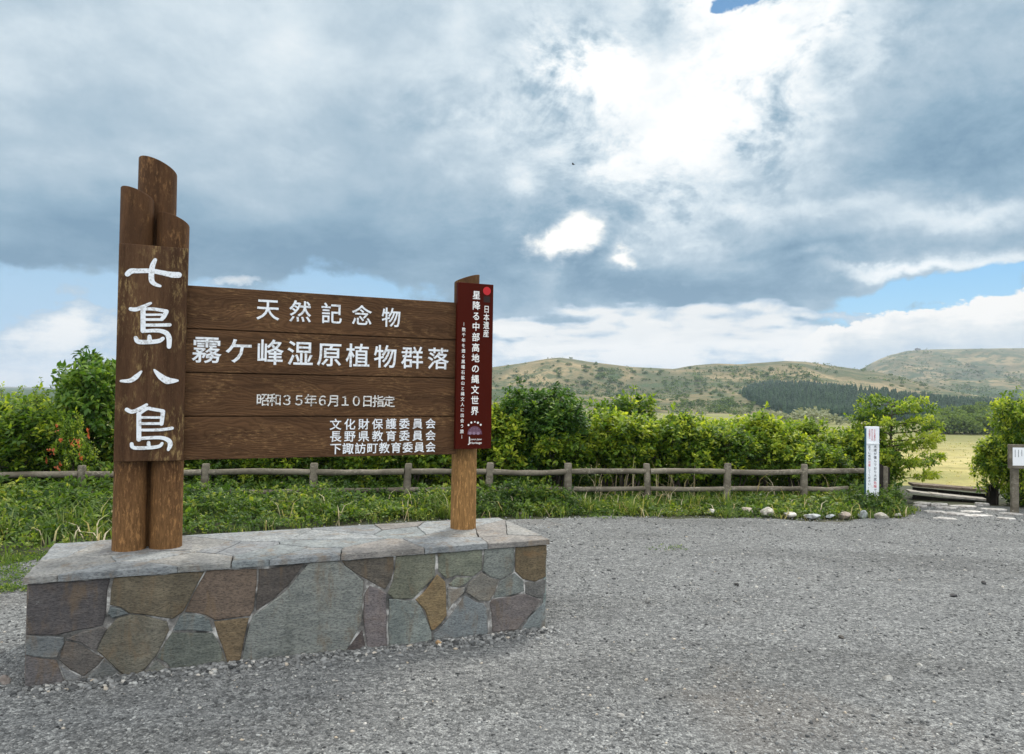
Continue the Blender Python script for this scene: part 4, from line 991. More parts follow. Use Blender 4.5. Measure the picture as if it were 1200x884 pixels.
def grass(name, seed, n, x0, x1, back, h, mat, tint0, clump, lean=.5, w=.006, front=.0, tspread=.2):
    rg = np.random.default_rng(seed); nc = max(1, n // clump); cx, cy, t_ = strip_points(rg, nc, x0, x1, back, front)
    gap = (cx > 6.1) & (cx < 8.3); cx = cx[~gap]; cy = cy[~gap]; nc = len(cx)
    k = np.repeat(np.arange(nc), clump); m = len(k); x = cx[k] + rg.normal(size=m) * .05; y = cy[k] + rg.normal(size=m) * .05
    hh = h * (.5 + .8 * rg.random(nc))[k] * (.6 + .6 * rg.random(m)); z = ground_z(x, y) - .01
    a = rg.uniform(0, 6.28, m); ln = lean * (.3 + rg.random(m)); D = np.c_[np.cos(a), np.sin(a)]; S = np.c_[-np.sin(a), np.cos(a)] * w * (.6 + .8 * rg.random(m))[:, None]
    B0 = np.c_[x, y, z]; M1 = np.c_[x + D[:, 0] * hh * ln * .35, y + D[:, 1] * hh * ln * .35, z + hh * .6]; T = np.c_[x + D[:, 0] * hh * ln, y + D[:, 1] * hh * ln, z + hh * (1 - .25 * ln)]
    S3 = np.c_[S, np.zeros(m)]
    V = np.stack([B0 - S3, B0 + S3, M1 - S3 * .8, M1 + S3 * .8, T], 1).reshape(-1, 3); i = np.arange(m)[:, None] * 5
    Fq = np.concatenate([i + np.array([0, 1, 3]), i + np.array([0, 3, 2]), i + np.array([2, 3, 4])], 0)
    tint = np.repeat(np.clip(tint0 + tspread * rg.normal(size=m), 0, 1), 5)
    return tag(mesh_np(name, V, Fq, mat, None, {'tint': tint}), kind='stuff')
grass('grass', 61, 4200, -9.5, 9.6, .3, .19, M_grass, .42, 14)
grass('verge_grass', 62, 3000, -9.5, 9.6, -.45, .09, M_grass, .58, 22, .8, .005, .14)
grass('tall_grass', 65, 1500, -9.5, -4.2, -.3, .34, M_grass, .45, 18, .75, .009, .25)
grass('grass_tuft', 66, 900, -3.2, 6.0, -.2, .26, M_grass, .60, 30, .8, .006, .2)
grass('dead_canes', 67, 70, .9, 5.4, .6, .62, M_straw, .25, 2, .7, .005, 1.05, .15)
grass('dry_straw', 63, 300, -9.0, -4.0, .1, .26, M_straw, .5, 4, 1.1, .009)
grass('dry_stalks', 64, 260, -3.0, 6.0, .3, .30, M_straw, .4, 2, 1.2, .006)

# ------------------------------------------------------------------ log fence
random.seed(3)
fence = empty('log_fence', (0, 10.5, 0)); tag(fence, 'low weathered log fence with two rails running along the shrubs', 'fence')
FPX = [(-230, 561), (-70, 558), (96, 556), (240, 553.5), (367, 553.5), (477, 553), (573, 553), (666, 553), (759, 552.5), (852, 553), (942, 553), (1036, 552)]
FP = []
for px, py in FPX:
    d = ray(px, py); y = float(np.interp((px - 600) / F * 10.5, [-12, -5.6, -4.2, -2.77, -1.49, .825, 2.03, 3.24, 4.47, 5.7], [8.9, 9.63, 10.06, 10.25, 10.47, 10.79, 11.0, 11.1, 11.28, 11.4]))
    FP.append(at_depth(px, py, y))
for i, p in enumerate(FP):
    gz = float(ground_z(p.x, p.y)); q = MB(); r_ = random.uniform(.048, .056); lean = (random.uniform(-.03, .03), random.uniform(-.015, .015)); top = p.z + (.125 if i < 11 else .06) + random.uniform(-.014, .012)
    q.tube([(p.x, p.y, gz - .1), (p.x, p.y, gz + .2), (p.x + lean[0] * .6, p.y + lean[1] * .6, top - .12), (p.x + lean[0], p.y + lean[1], top - .012), (p.x + lean[0], p.y + lean[1], top)], [r_, r_ * 1.03, r_, r_ * .98, r_ * .84], 14, True, .10)
    o = q.build('post', M_fence, fence, autosmooth=True); o.matrix_parent_inverse = fence.matrix_basis.inverted()
for i in range(len(FP) - 1):
    a, b_ = FP[i], FP[i + 1]
    for dz, r_ in ((0, .041), (-.255, .036)):
        q = MB(); n = 7; pts = []; d = (b_ - a).normalized(); 
        a2 = a + d * .040; b2 = b_ - d * .040
        if i == 10 and dz < 0: b2 = a2.lerp(b2, .55)
        sag = random.uniform(-.022, .008)
        for j in range(n):
            t_ = j / (n - 1); pts.append(a2.lerp(b2, t_) + Vector((0, random.uniform(-.006, .006), dz + math.sin(math.pi * t_) * sag + random.uniform(-.003, .003))))
        q.tube(pts, [r_ * random.uniform(.92, 1.06) for _ in pts], 12, True, .11); o = q.build('rail', M_fence, fence, autosmooth=True); o.matrix_parent_inverse = fence.matrix_basis.inverted()
# gate posts at the fence end
g1 = [(1031, 544, 11.35, .05, 'dark short gate post next to the white notice post'), (1039, 547, 11.6, .045, 'thinner dark gate post at the end of the log fence')]
for px, py, y, r_, lab in g1:
    p = at_depth(px, py, y); gz = float(ground_z(p.x, p.y)); q = MB(); q.tube([(p.x, p.y, gz - .1), (p.x, p.y, p.z - .012), (p.x + .004, p.y, p.z)], [r_ * 1.05, r_, r_ * .8], 12, True, .08)
    tag(q.build('gate_post', M_blackwood, autosmooth=True), lab, 'post')

# ------------------------------------------------------------------ white notice post
WPY = 11.05
wp0 = at_depth(1015.5, 500, WPY); wp1 = at_depth(1030.5, 500, WPY); zt = wp0.z; wb = float(ground_z(wp0.x, WPY)) - .05
white = empty('notice_post', ((wp0.x + wp1.x) / 2, WPY, wb)); tag(white, 'tall square white notice post with vertical Japanese warning text', 'sign post')
hw = (wp1.x - wp0.x) / 2; Hh = zt - wb
hd = .03
g = MB(); g.box((0, hd, Hh / 2), (hw, hd, Hh / 2)); g.build('body', M_whiteboard, white, bevel=.004)
for sx in (-1, 1):
    g = MB(); g.box((sx * (hw + .002), hd, Hh / 2 - .01), (.0015, hd - .004, Hh / 2 - .02)); g.build('side_face', M_tealside, white)
cx = (wp0.x + wp1.x) / 2
def wloc(px, py):
    p = at_depth(px, py, WPY); return p.x - cx, p.z - wb
g = MB(); a = wloc(1016.4, 520); g.box((0, -.006, a[1]), (hw * 1.0, .006, .006)); g.build('ledge', M_paper, white)
def vcol(mb, red, text, px, py0, py1, size):
    n = len(text)
    for i, ch in enumerate(text):
        c = wloc(px, py0 + (py1 - py0) * i / (n - 1)); s = abs(wloc(px, py0)[1] - wloc(px, py1)[1]) / (n - 1) * size
        put_glyph(red if ch in '危険注意' else mb, ch, .012, c[0], c[1], s * .95, s, -.0006, depth=.0014)
bk, rd = MB(), MB()
vcol(bk, rd, '木道が傷んでおり大変危険です。', 1025.6, 523.5, 583, .9); vcol(bk, rd, '足下に充分注意してください。', 1018.8, 523.5, 571, .9)
bk.build('lettering', M_darktext, white); 
for i, (px, n) in enumerate(((1019, 5), (1022, 6), (1025, 6))):
    for j in range(n):
        c = wloc(px, 504 + j * 2.3); put_glyph(rd, '火気厳禁山火注'[(i * 3 + j) % 7], .0, c[0], c[1], .026, .030, -.0006, depth=.0014)
rd.build('red_lettering', M_redtext, white)

# ------------------------------------------------------------------ info board at the right
p = at_depth(1183, 521, 11.0); q_ = at_depth(1235, 550, 11.0)
info = empty('info_board', ((p.x + q_.x) / 2, 11.0, float(ground_z(p.x, 11.0)))); tag(info, 'grey wooden info board with a white notice beside the bright bush', 'info board')
w2 = (q_.x - p.x) / 2; z0 = q_.z - info.location.z; z1 = p.z - info.location.z
g = MB(); g.box((0, .025, (z0 + z1) / 2), (w2, .02, (z1 - z0) / 2)); g.build('back_board', M_fence, info, bevel=.004)
g = MB(); g.box((0, .0025, (z0 + z1) / 2), (w2 - .05, .002, (z1 - z0) / 2 - .045)); pap = g.build('notice_sheet', M_paper, info)
g = MB(); 
for i in range(11):
    x = -w2 + .085 + i * (2 * w2 - .17) / 10; L = random.uniform(.35, .48) * (z1 - z0) * .7; zt_ = z1 - .085
    for j in range(int(L / .016)): 
        g.box((x, -.0002, zt_ - j * .016), (.0045, .0006, .0055))
g.build('print_lines', M_darktext, pap)
for sx in (-.62, .62):
    g = MB(); g.box((sx * w2, .075, z1 / 2 - .06), (.05, .03, z1 / 2 + .04)); g.build('leg', M_fence, info, bevel=.006)

# ------------------------------------------------------------------ boardwalk entrance and flagstones
bw = empty('boardwalk', (0, 12, 0)); tag(bw, 'low wooden boardwalk crossing at the entrance to the meadow', 'boardwalk')
def beam(px0, py0, px1, py1, y0, y1, hgt, dep, name, mat):
    a = at_depth(px0, py0, y0); b_ = at_depth(px1, py1, y1); d = (b_ - a); L = d.length; ang = math.atan2(d.y, d.x)
    g = MB(); n = max(1, int(L / .16)) if name == 'deck' else 3
    rot = Matrix.Rotation(ang, 3, 'Z') @ Matrix.Rotation(-math.asin(d.z / L), 3, 'Y')
    for i in range(n):
        t_ = (i + .5) / n; c = a.lerp(b_, t_) + rot @ Vector((0, dep / 2, -hgt / 2)) + Vector((0, 0, random.uniform(-.004, .004)))
        g.box(c, (L / n / 2 - .003, dep / 2, hgt / 2), rot)
    o = g.build(name, mat, bw, bevel=.004); o.matrix_parent_inverse = bw.matrix_basis.inverted(); return o
beam(1070, 567.3, 1158, 574.5, 13.0, 12.7, .045, .34, 'curb_beam', M_deck)
beam(1070, 571.5, 1158, 579.5, 13.05, 12.75, .10, .06, 'riser', M_blackwood)
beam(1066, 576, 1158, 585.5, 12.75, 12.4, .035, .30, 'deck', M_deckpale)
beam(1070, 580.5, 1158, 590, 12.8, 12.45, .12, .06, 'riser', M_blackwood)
p = at_depth(1163, 569, 12.3); g = MB(); gz = float(ground_z(p.x, p.y)); g.box((p.x, p.y, (p.z + gz) / 2), (.07, .06, (p.z - gz) / 2 + .02)); tag(g.build('bollard', M_blackwood, bevel=.01), 'short square black wooden stub at the right end of the boardwalk', 'post')
def flagstone(px, py, wpx, dpx, tone, label, tilt=0):
    p = on_z(px, py, -.10); z = float(lot_z(p.x, p.y)); p = on_z(px, py, z); n = 10; w = wpx * p.y / F / 2; dd = dpx * p.y / F / 2 * (p.y / (CAM_H - z)) 
    n = 7; poly = [(w * math.cos(a) * random.uniform(.7, 1.15), dd * math.sin(a) * random.uniform(.7, 1.15)) for a in [2 * math.pi * (i + random.uniform(-.3, .3)) / n for i in range(n)]]; poly = rough(poly, .05, .008)
    g = MB(); g.prism(poly, (0, 0, -.03), (1, 0, 0), (0, 1, 0), (0, 0, 1), .036 + random.uniform(0, .018), .006); o = g.build('flagstone', M_rock)
    o.location = (p.x, p.y, z); o.rotation_euler = (random.uniform(-.03, .05), random.uniform(-.03, .03), random.uniform(-.15, .15)); o.color = (*tone, 1)
    tag(o, label, 'flagstone', 'flagstones before the boardwalk'); return o
FL = [(1080, 590, 20, 2.6), (1078, 594, 14, 2.2), (1100, 591, 24, 2.6), (1110, 596, 26, 2.6), (1130, 594, 34, 2.4), (1095, 600, 26, 3.4), (1118, 603, 34, 3.6), (1138, 600, 22, 2.6), (1146, 605, 40, 2.6), (1165, 598, 26, 3.0), (1185, 603, 26, 3.2), (1108, 608, 30, 2.8), (1180, 609, 22, 2.4), (1150, 591, 18, 2.4)]
for i, (px, py, w, d) in enumerate(FL):
    w *= 1.08; d *= .86
    t_ = random.uniform(.38, .60); flagstone(px, py, w, d, (t_, t_ * .97, t_ * .94), 'pale uneven flagstone set in the path before the boardwalk')

# ------------------------------------------------------------------ edging stones and loose stones
def rock_mesh(seed, w, d, h, sub=3):
    import bmesh
    rg_ = np.random.default_rng(seed); bm = bmesh.new(); bmesh.ops.create_icosphere(bm, subdivisions=sub, radius=1)
    pl = unit(rg_.normal(size=(11, 3))); of = rg_.uniform(.48, .9, 11)
    for vv in bm.verts:
        q = np.array(vv.co); 
        for n_, o_ in zip(pl, of):
            s_ = q @ n_ - o_
            if s_ > 0: q = q - n_ * s_ * .96
        q = q * (1 + .05 * float(fbm(np.array([q[0] * 3 + seed]), np.array([q[1] * 3 + q[2] * 2]))[0]))
        vv.co = Vector((q[0] * w, q[1] * d, q[2] * h))
    me = bpy.data.meshes.new('rock'); bm.to_mesh(me); bm.free(); me.materials.append(M_rock)
    me.polygons.foreach_set('use_smooth', np.ones(len(me.polygons), dtype=bool)); me.set_sharp_from_angle(angle=R(32)); return me
EDG = [(656, 601, 16, 5, (.36, .36, .34), 'flat grey stone at the gravel edge, under the tall dark shrub'), (729, 601, 11, 6, (.50, .49, .44), 'small pale stone, left one of a pair at the gravel edge'), (749, 601, 12, 5, (.46, .44, .40), 'small pale stone, right one of a pair at the gravel edge'), (795, 602, 15, 8, (.46, .46, .40), 'greenish pale stone at the gravel edge between two fence posts'),
       (833, 603, 14, 9, (.66, .64, .60), 'brightest white rounded stone on the gravel edge'), (853, 603.5, 15, 5, (.42, .43, .41), 'low grey flat stone beside the bright white stone'), (876, 604, 17, 11, (.56, .48, .40), 'tan and white stone in grass at the gravel edge'), (899, 605, 18, 12, (.60, .57, .50), 'large pale lumpy stone in the edging row'),
       (925, 606.5, 19, 8, (.64, .62, .57), 'long white stone under the rightmost full fence span'), (952, 608, 23, 7, (.42, .45, .46), 'wide low blue-grey stone in the edging row'), (973, 607.5, 14, 6, (.38, .42, .45), 'small slate-blue stone in the edging row'), (991, 608, 18, 9, (.40, .34, .29), 'brown rounded stone in the edging row'),
       (1012, 607, 14, 10, (.36, .40, .41), 'upright grey-green rounded stone under the white notice post'), (1034, 608.5, 22, 9, (.64, .61, .53), 'pale cream stone right of the white notice post'), (1052, 606, 12, 6, (.58, .56, .50), 'small pale stone ending the row before the boardwalk'),
       (612, 604, 14, 4, (.40, .37, .34), 'flat brownish stone in weeds behind the plinth end')]
for i, (px, py, w, h, colr, lab) in enumerate(EDG):
    p = on_lot(px, py - 1); z = p.z; k_ = p.y / F
    o = link(bpy.data.objects.new('edging_stone', rock_mesh(300 + i, w * k_ / 2 * random.uniform(.86, 1.0), w * k_ / 2 * random.uniform(.6, .85), h * k_ * random.uniform(.46, .58)))); o.location = (p.x, p.y + random.uniform(-.03, .05), z + h * k_ * .27); o.rotation_euler = (random.uniform(-.15, .15), random.uniform(-.15, .15), random.uniform(-.4, .4)); o.color = (*colr, 1)
    tag(o, lab, 'stone', 'stones edging the gravel')
LOOSE = [(760, 706, 11, 7, (.42, .42, .41), 'pale grey loose stone on the gravel right of the plinth'), (1117, 699, 10, 4, (.06, .06, .065), 'flat black loose stone on open gravel near the right side'), (1040, 797, 14, 8, (.52, .51, .48), 'pale loose stone alone on the lower right gravel'), (1077, 781, 10, 5, (.50, .50, .48), 'small pale loose stone up-right of another pale stone'),
         (742, 766, 10, 8, (.44, .44, .42), 'grey stone on gravel below the plinth right end'), (727, 841, 12, 6, (.48, .48, .47), 'pale chip near the bottom centre of the gravel'), (1153, 684, 7, 4, (.07, .07, .07), 'small dark stone on gravel near the flagstones'), (863, 686, 7, 4, (.09, .09, .09), 'small dark stone on the middle of the gravel'), (985, 748, 8, 5, (.12, .11, .10), 'dark brownish stone on gravel, centre right'),
         (514, 755, 9, 6, (.50, .33, .18), 'orange-brown pebble at the foot of the plinth front'), (5, 801, 16, 12, (.30, .26, .24), 'brownish stone at the left edge beside the plinth foot')]
for i, (px, py, w, h, colr, lab) in enumerate(LOOSE):
    p = on_z(px, py, -.03); z = float(gravel_z(p.x, p.y)); p = on_z(px, py, z); k_ = p.y / F
    o = link(bpy.data.objects.new('loose_stone', rock_mesh(400 + i, w * k_ / 2, w * k_ / 2 * .8, h * k_ * .6, 2))); o.location = (p.x, p.y, z + h * k_ * .25); o.rotation_euler = (0, 0, random.uniform(0, 3)); o.color = (*colr, 1)
    tag(o, lab, 'stone', 'loose stones on the gravel')

# crushed stone: small angular chips over the gravel sheet
def chips():
    rg_ = np.random.default_rng(77); P = []; 
    for y0, y1, dens, smin, smax in ((2.6, 4.2, 2300, .0035, .0125), (4.2, 6.2, 1200, .0045, .014), (6.2, 11.5, 420, .006, .019)):
        w = .85 * y1 + 1.2; n = int(dens * (y1 - y0) * 2 * w); x = rg_.uniform(-w, w, n); y = rg_.uniform(y0, y1, n)
        keep = y < edge_y(x) - .02; x = x[keep]; y = y[keep]
        u = (x - X0) * _c + (y - Y0) * _s; v_ = -(x - X0) * _s + (y - Y0) * _c; keep = ~((u > -.005) & (u < LEN + .005) & (v_ > -.005) & (v_ < WID + .005)); x = x[keep]; y = y[keep]
        cl = fbm(x * 1.7 + 9, y * 1.7) + .25 * rg_.normal(size=len(x)); keep = cl > -.02 + .10 * rg_.normal(size=len(x)); x = x[keep]; y = y[keep]
        P.append(np.c_[x, y, smin + (smax - smin) * rg_.random(len(x)) ** 3.6])
    # a drift of coarser chips along the plinth foot
    u = rg_.uniform(-.05, LEN + .05, 2600); v_ = -np.abs(rg_.normal(size=2600)) * .085 - .006; P.append(np.c_[X0 + u * _c - v_ * _s, Y0 + u * _s + v_ * _c, .006 + .017 * rg_.random(2600) ** 2])
    P = np.concatenate(P); n = len(P)
    ph = (1 + 5 ** .5) / 2; ico = unit(np.array([(-1, ph, 0), (1, ph, 0), (-1, -ph, 0), (1, -ph, 0), (0, -1, ph), (0, 1, ph), (0, -1, -ph), (0, 1, -ph), (ph, 0, -1), (ph, 0, 1), (-ph, 0, -1), (-ph, 0, 1)], float))
    fi = np.array([(0, 11, 5), (0, 5, 1), (0, 1, 7), (0, 7, 10), (0, 10, 11), (1, 5, 9), (5, 11, 4), (11, 10, 2), (10, 7, 6), (7, 1, 8), (3, 9, 4), (3, 4, 2), (3, 2, 6), (3, 6, 8), (3, 8, 9), (4, 9, 5), (2, 4, 11), (6, 2, 10), (8, 6, 7), (9, 8, 1)])
    V = ico[None] * (1 + .38 * rg_.normal(size=(n, 12, 1)).clip(-1.4, 1.4) * .6); V = V * np.stack([np.ones(n), .55 + .4 * rg_.random(n), .35 + .35 * rg_.random(n)], 1)[:, None]
    a = rg_.uniform(0, 6.28, n); ca, sa = np.cos(a)[:, None], np.sin(a)[:, None]; V = np.stack([V[..., 0] * ca - V[..., 1] * sa, V[..., 0] * sa + V[..., 1] * ca, V[..., 2] + .25 * V[..., 0] * rg_.normal(size=(n, 1)) * .6], -1)
    V = V * P[:, 2][:, None, None] + np.stack([P[:, 0], P[:, 1], gravel_z(P[:, 0], P[:, 1]) + P[:, 2] * .12], -1)[:, None]
    Fq = (fi[None] + (np.arange(n) * 12)[:, None, None]).reshape(-1, 3)
    tint = np.clip(.44 + .24 * rg_.normal(size=n), 0, .92); big = rg_.random(n) < .02; tint[big] = rg_.uniform(.92, 1, big.sum())
    tag(mesh_np('gravel', V.reshape(-1, 3), Fq, M_pebble, None, {'tint': np.repeat(tint, 12)}), kind='stuff')
chips()

# ------------------------------------------------------------------ far vegetation
def clump_mesh(seed, n, w, h, leaf, tint0=.45, mat=None, name='crown', lobes=6, low=.1):
    rg_ = np.random.default_rng(seed); lob = []
    for i in range(lobes): lob.append((rg_.normal() * w * .26, rg_.normal() * w * .26, h * rg_.uniform(.24, .72), w * rg_.uniform(.18, .3), h * rg_.uniform(.18, .3)))
    lob = np.array(lob); c = rg_.integers(0, lobes, n); d = unit(rg_.normal(size=(n, 3)) + np.array([0, 0, .2])); r = (.5 + .5 * rg_.random(n) ** .4)[:, None]
    P = lob[c, :3] + d * np.c_[lob[c, 3], lob[c, 3], lob[c, 4]] * r; P[:, 2] = np.maximum(P[:, 2], low * h)
    L = leaf * (.6 + .8 * rg_.random(n))
    return leaf_mesh(name, P, rg_.normal(size=(n, 3)) + d, d + .6 * rg_.normal(size=(n, 3)), L, L * .8, np.clip(tint0 + .12 * rg_.normal(size=lobes)[c] + .14 * rg_.normal(size=n), 0, 1), mat or M_far)
hs = [clump_mesh(500 + i, 160, 1.0, 1.0, .20, .5, name='hillside_shrub') for i in range(4)]
rg = np.random.default_rng(12)
SP = []
for cx_, cy_, sx_, sy_, n in ((720, 441, 55, 7, 48), (700, 458, 40, 7, 40), (770, 468, 60, 7, 34), (850, 470, 35, 8, 40), (665, 432, 25, 5, 16), (830, 448, 45, 8, 22), (880, 478, 30, 5, 20), (610, 455, 22, 10, 24), (1060, 455, 50, 6, 26), (1120, 436, 60, 8, 18), (930, 441, 60, 5, 10)):
    SP += [(rg.normal() * sx_ + cx_, rg.normal() * sy_ + cy_) for _ in range(n)]
SP = np.array(SP); SP = SP[(SP[:, 0] > 578) & (SP[:, 0] < 1215) & (SP[:, 1] < 492)]
H_, ok = ray_hit(SP[:, 0], SP[:, 1]); j = 0
for (x, y, z), k_ in zip(H_, ok):
    if not k_ or y < 330: continue
    s_ = (1.3 + 2.6 * rg.random() ** 2) * (.55 + y / 1400) * (1.7 if rg.random() < .10 else 1)
    o = hs[j % 4] if j < 4 else hs[j % 4].copy()
    if j >= 4: COL.objects.link(o)
    o.location = (x, y, z - .15 * s_); o.scale = (s_ * 1.25, s_ * 1.25, s_); o.rotation_euler = (0, 0, rg.uniform(0, 6))
    tag(o, 'small dark round shrub dotted over the far grassy hills', 'shrub', 'shrubs dotted over the hills'); j += 1
# low scrub too small to count, in drifts over the slopes
def scrub():
    rg_ = np.random.default_rng(91); n = 26000
    px = rg_.uniform(380, 1260, n); py = rg_.uniform(410, 490, n); Hh_, ok_ = ray_hit(px, py, 330, 2500, 260); px = px[ok_]; py = py[ok_]; Q = Hh_[ok_]
    k = (Q[:, 1] > 385); Q = Q[k]; px = px[k]; py = py[k]
    f = fbm(Q[:, 0] / 55 + 3, Q[:, 1] / 80) * 1.6 + fbm(Q[:, 0] / 17, Q[:, 1] / 24) * .9
    low = sstep(py, 424, 452) * (Q[:, 1] < 1000) * .28 + (Q[:, 1] >= 1000) * (.12 + .16 * sstep(py, 420, 446))
    keep = f + low > .36 + .12 * rg_.normal(size=len(Q)); Q = Q[keep]; m = len(Q)
    sz = (1.0 + 1.6 * rg_.random(m) ** 2) * (.5 + Q[:, 1] / 1300); per = 9; kk = np.repeat(np.arange(m), per)
    off = rg_.normal(size=(m * per, 3)) * np.array([.42, .42, .22]); P = Q[kk] + off * sz[kk][:, None]; P[:, 2] += sz[kk] * .35
    L = sz[kk] * rg_.uniform(.45, .8, m * per); tone = np.clip(.42 + .18 * rg_.normal(size=m), 0, 1)[kk]
    o = leaf_mesh('hillside_scrub', P, rg_.normal(size=P.shape), rg_.normal(size=P.shape) + np.array([0, -.3, .9]), L, L * .8, np.clip(tone + .1 * rg_.normal(size=m * per), 0, 1), M_far); tag(o, kind='stuff')
    return m
print('scrub', scrub())
def tufts():
    rg_ = np.random.default_rng(93); m = 9000; y = 42 + 130 * rg_.random(m) ** 1.3; x = y * rg_.uniform(-.75, 1.0, m); k = fbm(x / 9, y / 14) + .15 * rg_.normal(size=m) > .0; x = x[k]; y = y[k]; m = len(x); z = terrain(x, y); kk = np.repeat(np.arange(m), 5)
    P = np.c_[x[kk] + .25 * rg_.normal(size=len(kk)), y[kk] + .25 * rg_.normal(size=len(kk)), z[kk] - .03]; D = unit(np.c_[rg_.normal(size=len(kk)) * .7, rg_.normal(size=len(kk)) * .7, np.ones(len(kk))]); L = .16 + .26 * rg_.random(len(kk))
    tag(leaf_mesh('meadow_tufts', P, D, rg_.normal(size=P.shape) + np.array([0, -1, .3]), L, L * .35, np.clip(.88 + .12 * rg_.normal(size=m)[kk], 0, 1), M_grass), kind='stuff')
tufts()
# pale willows at the foot of the hills
pw_ = [clump_mesh(540 + i, 220, 1.0, 1.0, .16, .5, M_far_pale, 'willow_shrub') for i in range(2)]
for j, (px, py, s_) in enumerate(((918, 497, 5), (928, 496, 6), (939, 497, 5), (948, 494, 7), (960, 495, 6), (972, 497, 5), (905, 493, 4), (890, 490, 5), (985, 498, 4), (870, 486, 5), (800, 484, 4), (770, 482, 4), (822, 487, 5))):
    h_, ok = ray_hit(px, py)
    if not ok[0]: continue
    o = pw_[j % 2] if j < 2 else pw_[j % 2].copy()
    if j >= 2: COL.objects.link(o)
    o.location = h_[0] - np.array([0, 0, .3]); o.scale = (s_ * 1.2, s_ * 1.2, s_ * .9); o.rotation_euler = (0, 0, j * 1.3); tag(o, 'pale whitish willow shrub along the far edge of the meadow', 'shrub', 'pale shrubs at the meadow edge')
# conifer plantation: a far wood that reads as one mass
def plantation():
    rg_ = np.random.default_rng(14); poly = [(866, 462), (885, 453), (905, 451), (960, 453), (1010, 460), (1060, 466), (1110, 472), (1180, 474), (1240, 474), (1240, 482), (1120, 489), (1060, 494), (990, 494), (935, 489), (890, 477)]
    pts = []
    px = rg_.uniform(860, 1240, 16000); py = rg_.uniform(448, 496, 16000)
    inside = np.zeros(len(px), bool)
    for i in range(len(poly)):
        (xa, ya), (xb, yb) = poly[i], poly[(i + 1) % len(poly)]
        c = ((ya > py) != (yb > py)) & (px < (xb - xa) * (py - ya) / (yb - ya + 1e-9) + xa); inside ^= c
    Hh_, ok_ = ray_hit(px[inside], py[inside]); Hh_ = Hh_[ok_ & (Hh_[:, 1] > 300) & (Hh_[:, 1] < 1300)]
    # thin out in ground space
    cell = {}; keep = []
    for i, q in enumerate(Hh_):
        s_ = 3.0 if q[1] < 700 else 6.0; key = (int(q[0] / s_), int(q[1] / s_))
        if key not in cell: cell[key] = 1; keep.append(i)
    Q = Hh_[keep]; n = len(Q); V = []; Fq = []; T = []
    tiers, seg = 4, 7
    Hs = rg_.uniform(4.2, 6.6, n); tn = np.clip(.5 + .2 * rg_.normal(size=n), 0, 1); vs = []; fs = []; off = 0
    for i in range(n):
        x, y, z = Q[i]; h = Hs[i] * (1 if y < 700 else 1.6)
        for k_ in range(tiers):
            zb = z + h * (.08 + .22 * k_); zt_ = min(z + h, zb + h * (.42 if k_ < 3 else .30)); r_ = h * .27 * (1 - k_ * .21); ph_ = rg_.uniform(0, 6.28)
            a = ph_ + np.arange(seg) * 2 * math.pi / seg; rad = r_ * (.7 + .6 * rg_.random(seg))
            vs.append(np.c_[x + rad * np.cos(a), y + rad * np.sin(a), zb - rad * .25]); vs.append(np.array([[x, y, zt_]]))
            fs.append(np.c_[off + np.arange(seg), off + (np.arange(seg) + 1) % seg, np.full(seg, off + seg)]); off += seg + 1; T += [tn[i] + rg_.normal() * .08] * (seg + 1)
    tag(mesh_np('conifer_forest', np.concatenate(vs), np.concatenate(fs), M_conifer, None, {'tint': np.clip(np.array(T), 0, 1)}), kind='stuff')
plantation()
# rounded broadleaf wood at the right edge of the meadow
def far_tree(seed):
    root = empty('broadleaf_tree'); o = clump_mesh(seed, 1500, 8.2, 6.0, .62, .72, M_far, 'crown', 10, .03); o.parent = root
    g = MB(); g.tube([(0, 0, -.3), (.1, 0, 2), (.2, .1, 4)], [.22, .16, .08], 6); g.build('trunk', M_bark, root); return root
ft = [far_tree(560 + i) for i in range(3)]; j = 0
WD = [(1098, 506, 206), (1108, 507, 202), (1118, 507, 206), (1130, 508, 200), (1143, 508, 206), (1155, 508, 202), (1168, 508, 208), (1180, 508, 204), (1195, 508, 206), (1212, 508, 204), (1112, 499, 220), (1128, 498, 222), (1146, 497, 224), (1163, 497, 226), (1180, 497, 224), (1200, 497, 226), (1135, 492, 240), (1152, 490, 244), (1170, 488, 246), (1188, 488, 248), (1210, 488, 246), (1165, 484, 262), (1185, 483, 266), (1205, 483, 264), (1232, 500, 220), (1240, 490, 246)]
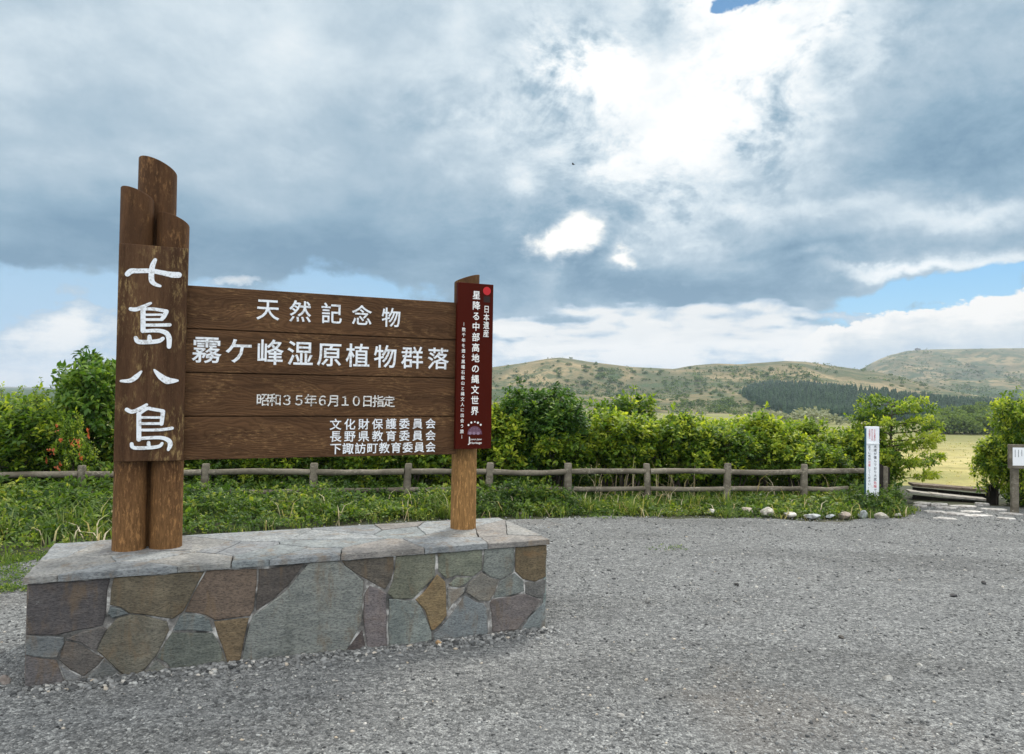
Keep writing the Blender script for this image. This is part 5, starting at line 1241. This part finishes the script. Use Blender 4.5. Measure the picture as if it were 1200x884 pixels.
for px, py, y in WD:
    p = at_depth(px, py, y); gz = float(terrain(p.x, p.y)); o = ft[j % 3] if j < 3 else copy_tree(ft[j % 3]); s_ = rg.uniform(.85, 1.15)
    # the knoll under the wood carries the back rows higher
    o.location = (p.x, p.y, max(gz, p.z) - .4 if y < 215 else gz - .3 + (y - 205) * .055); o.scale = (s_, s_, s_ * rg.uniform(.85, 1.05)); o.rotation_euler = (0, 0, rg.uniform(0, 6)); tag(o, 'rounded green broadleaf tree in the small wood at the meadow edge', 'tree', 'trees of the small rounded wood'); j += 1
# summit hut
h_, ok = ray_hit(1073, 411.5)
pb = at_depth(1073, 410.6, 1900); hut = empty('summit_hut', (pb.x, 1890, float(terrain(pb.x, 1890)) - .5), .2); tag(hut, 'tiny hut on the summit of the far right hill', 'hut')
g = MB(); g.box((0, 0, 1.5), (6, 3.2, 2.2)); g.box((-1.5, 0, 5), (1.2, 1.2, 1.6)); g.build('wall', M_concrete, hut)
g = MB(); g.add([(-6.8, -3.8, 3.7), (6.8, -3.8, 3.7), (6.8, 3.8, 3.7), (-6.8, 3.8, 3.7), (-6.4, 0, 5.6), (6.4, 0, 5.6)], [[0, 1, 5, 4], [3, 4, 5, 2], [0, 4, 3], [1, 2, 5], [0, 3, 2, 1]]); g.build('roof', M_blackwood, hut)
# a bird in flight
p = at_depth(672, 193, 45); g = MB()
g.add([(-.03, -.1, 0), (.03, -.1, 0), (.0, .12, .0), (0, 0, .035), (0, -.02, -.03), (-.16, -.03, .07), (-.1, .05, .05), (.16, -.03, .05), (.1, .05, .03)], [[0, 4, 2], [1, 2, 4], [0, 2, 3], [1, 3, 2], [0, 3, 1, 4], [0, 5, 6, 2], [1, 2, 8, 7]])
o = g.build('bird', M_black); o.location = p; o.rotation_euler = (.2, .1, .9); tag(o, 'small black bird flying high in the cloudy sky', 'bird')

# ------------------------------------------------------------------ haze
HAZE = True
if HAZE:
    g = MB(); g.box((0, 2980, 83), (5000, 3060, 93)); mt = bpy.data.materials.new('haze_air'); mt.use_nodes = True; t = NT(mt.node_tree); t.n.clear()
    pv = t.new('ShaderNodeVolumePrincipled'); pv.inputs['Color'].default_value = (.72, .84, 1.0, 1); pv.inputs['Density'].default_value = .00017; pv.inputs['Anisotropy'].default_value = .2
    out = t.new('ShaderNodeOutputMaterial'); t.l.new(pv.outputs[0], out.inputs['Volume']); tag(g.build('haze', mt), kind='stuff')
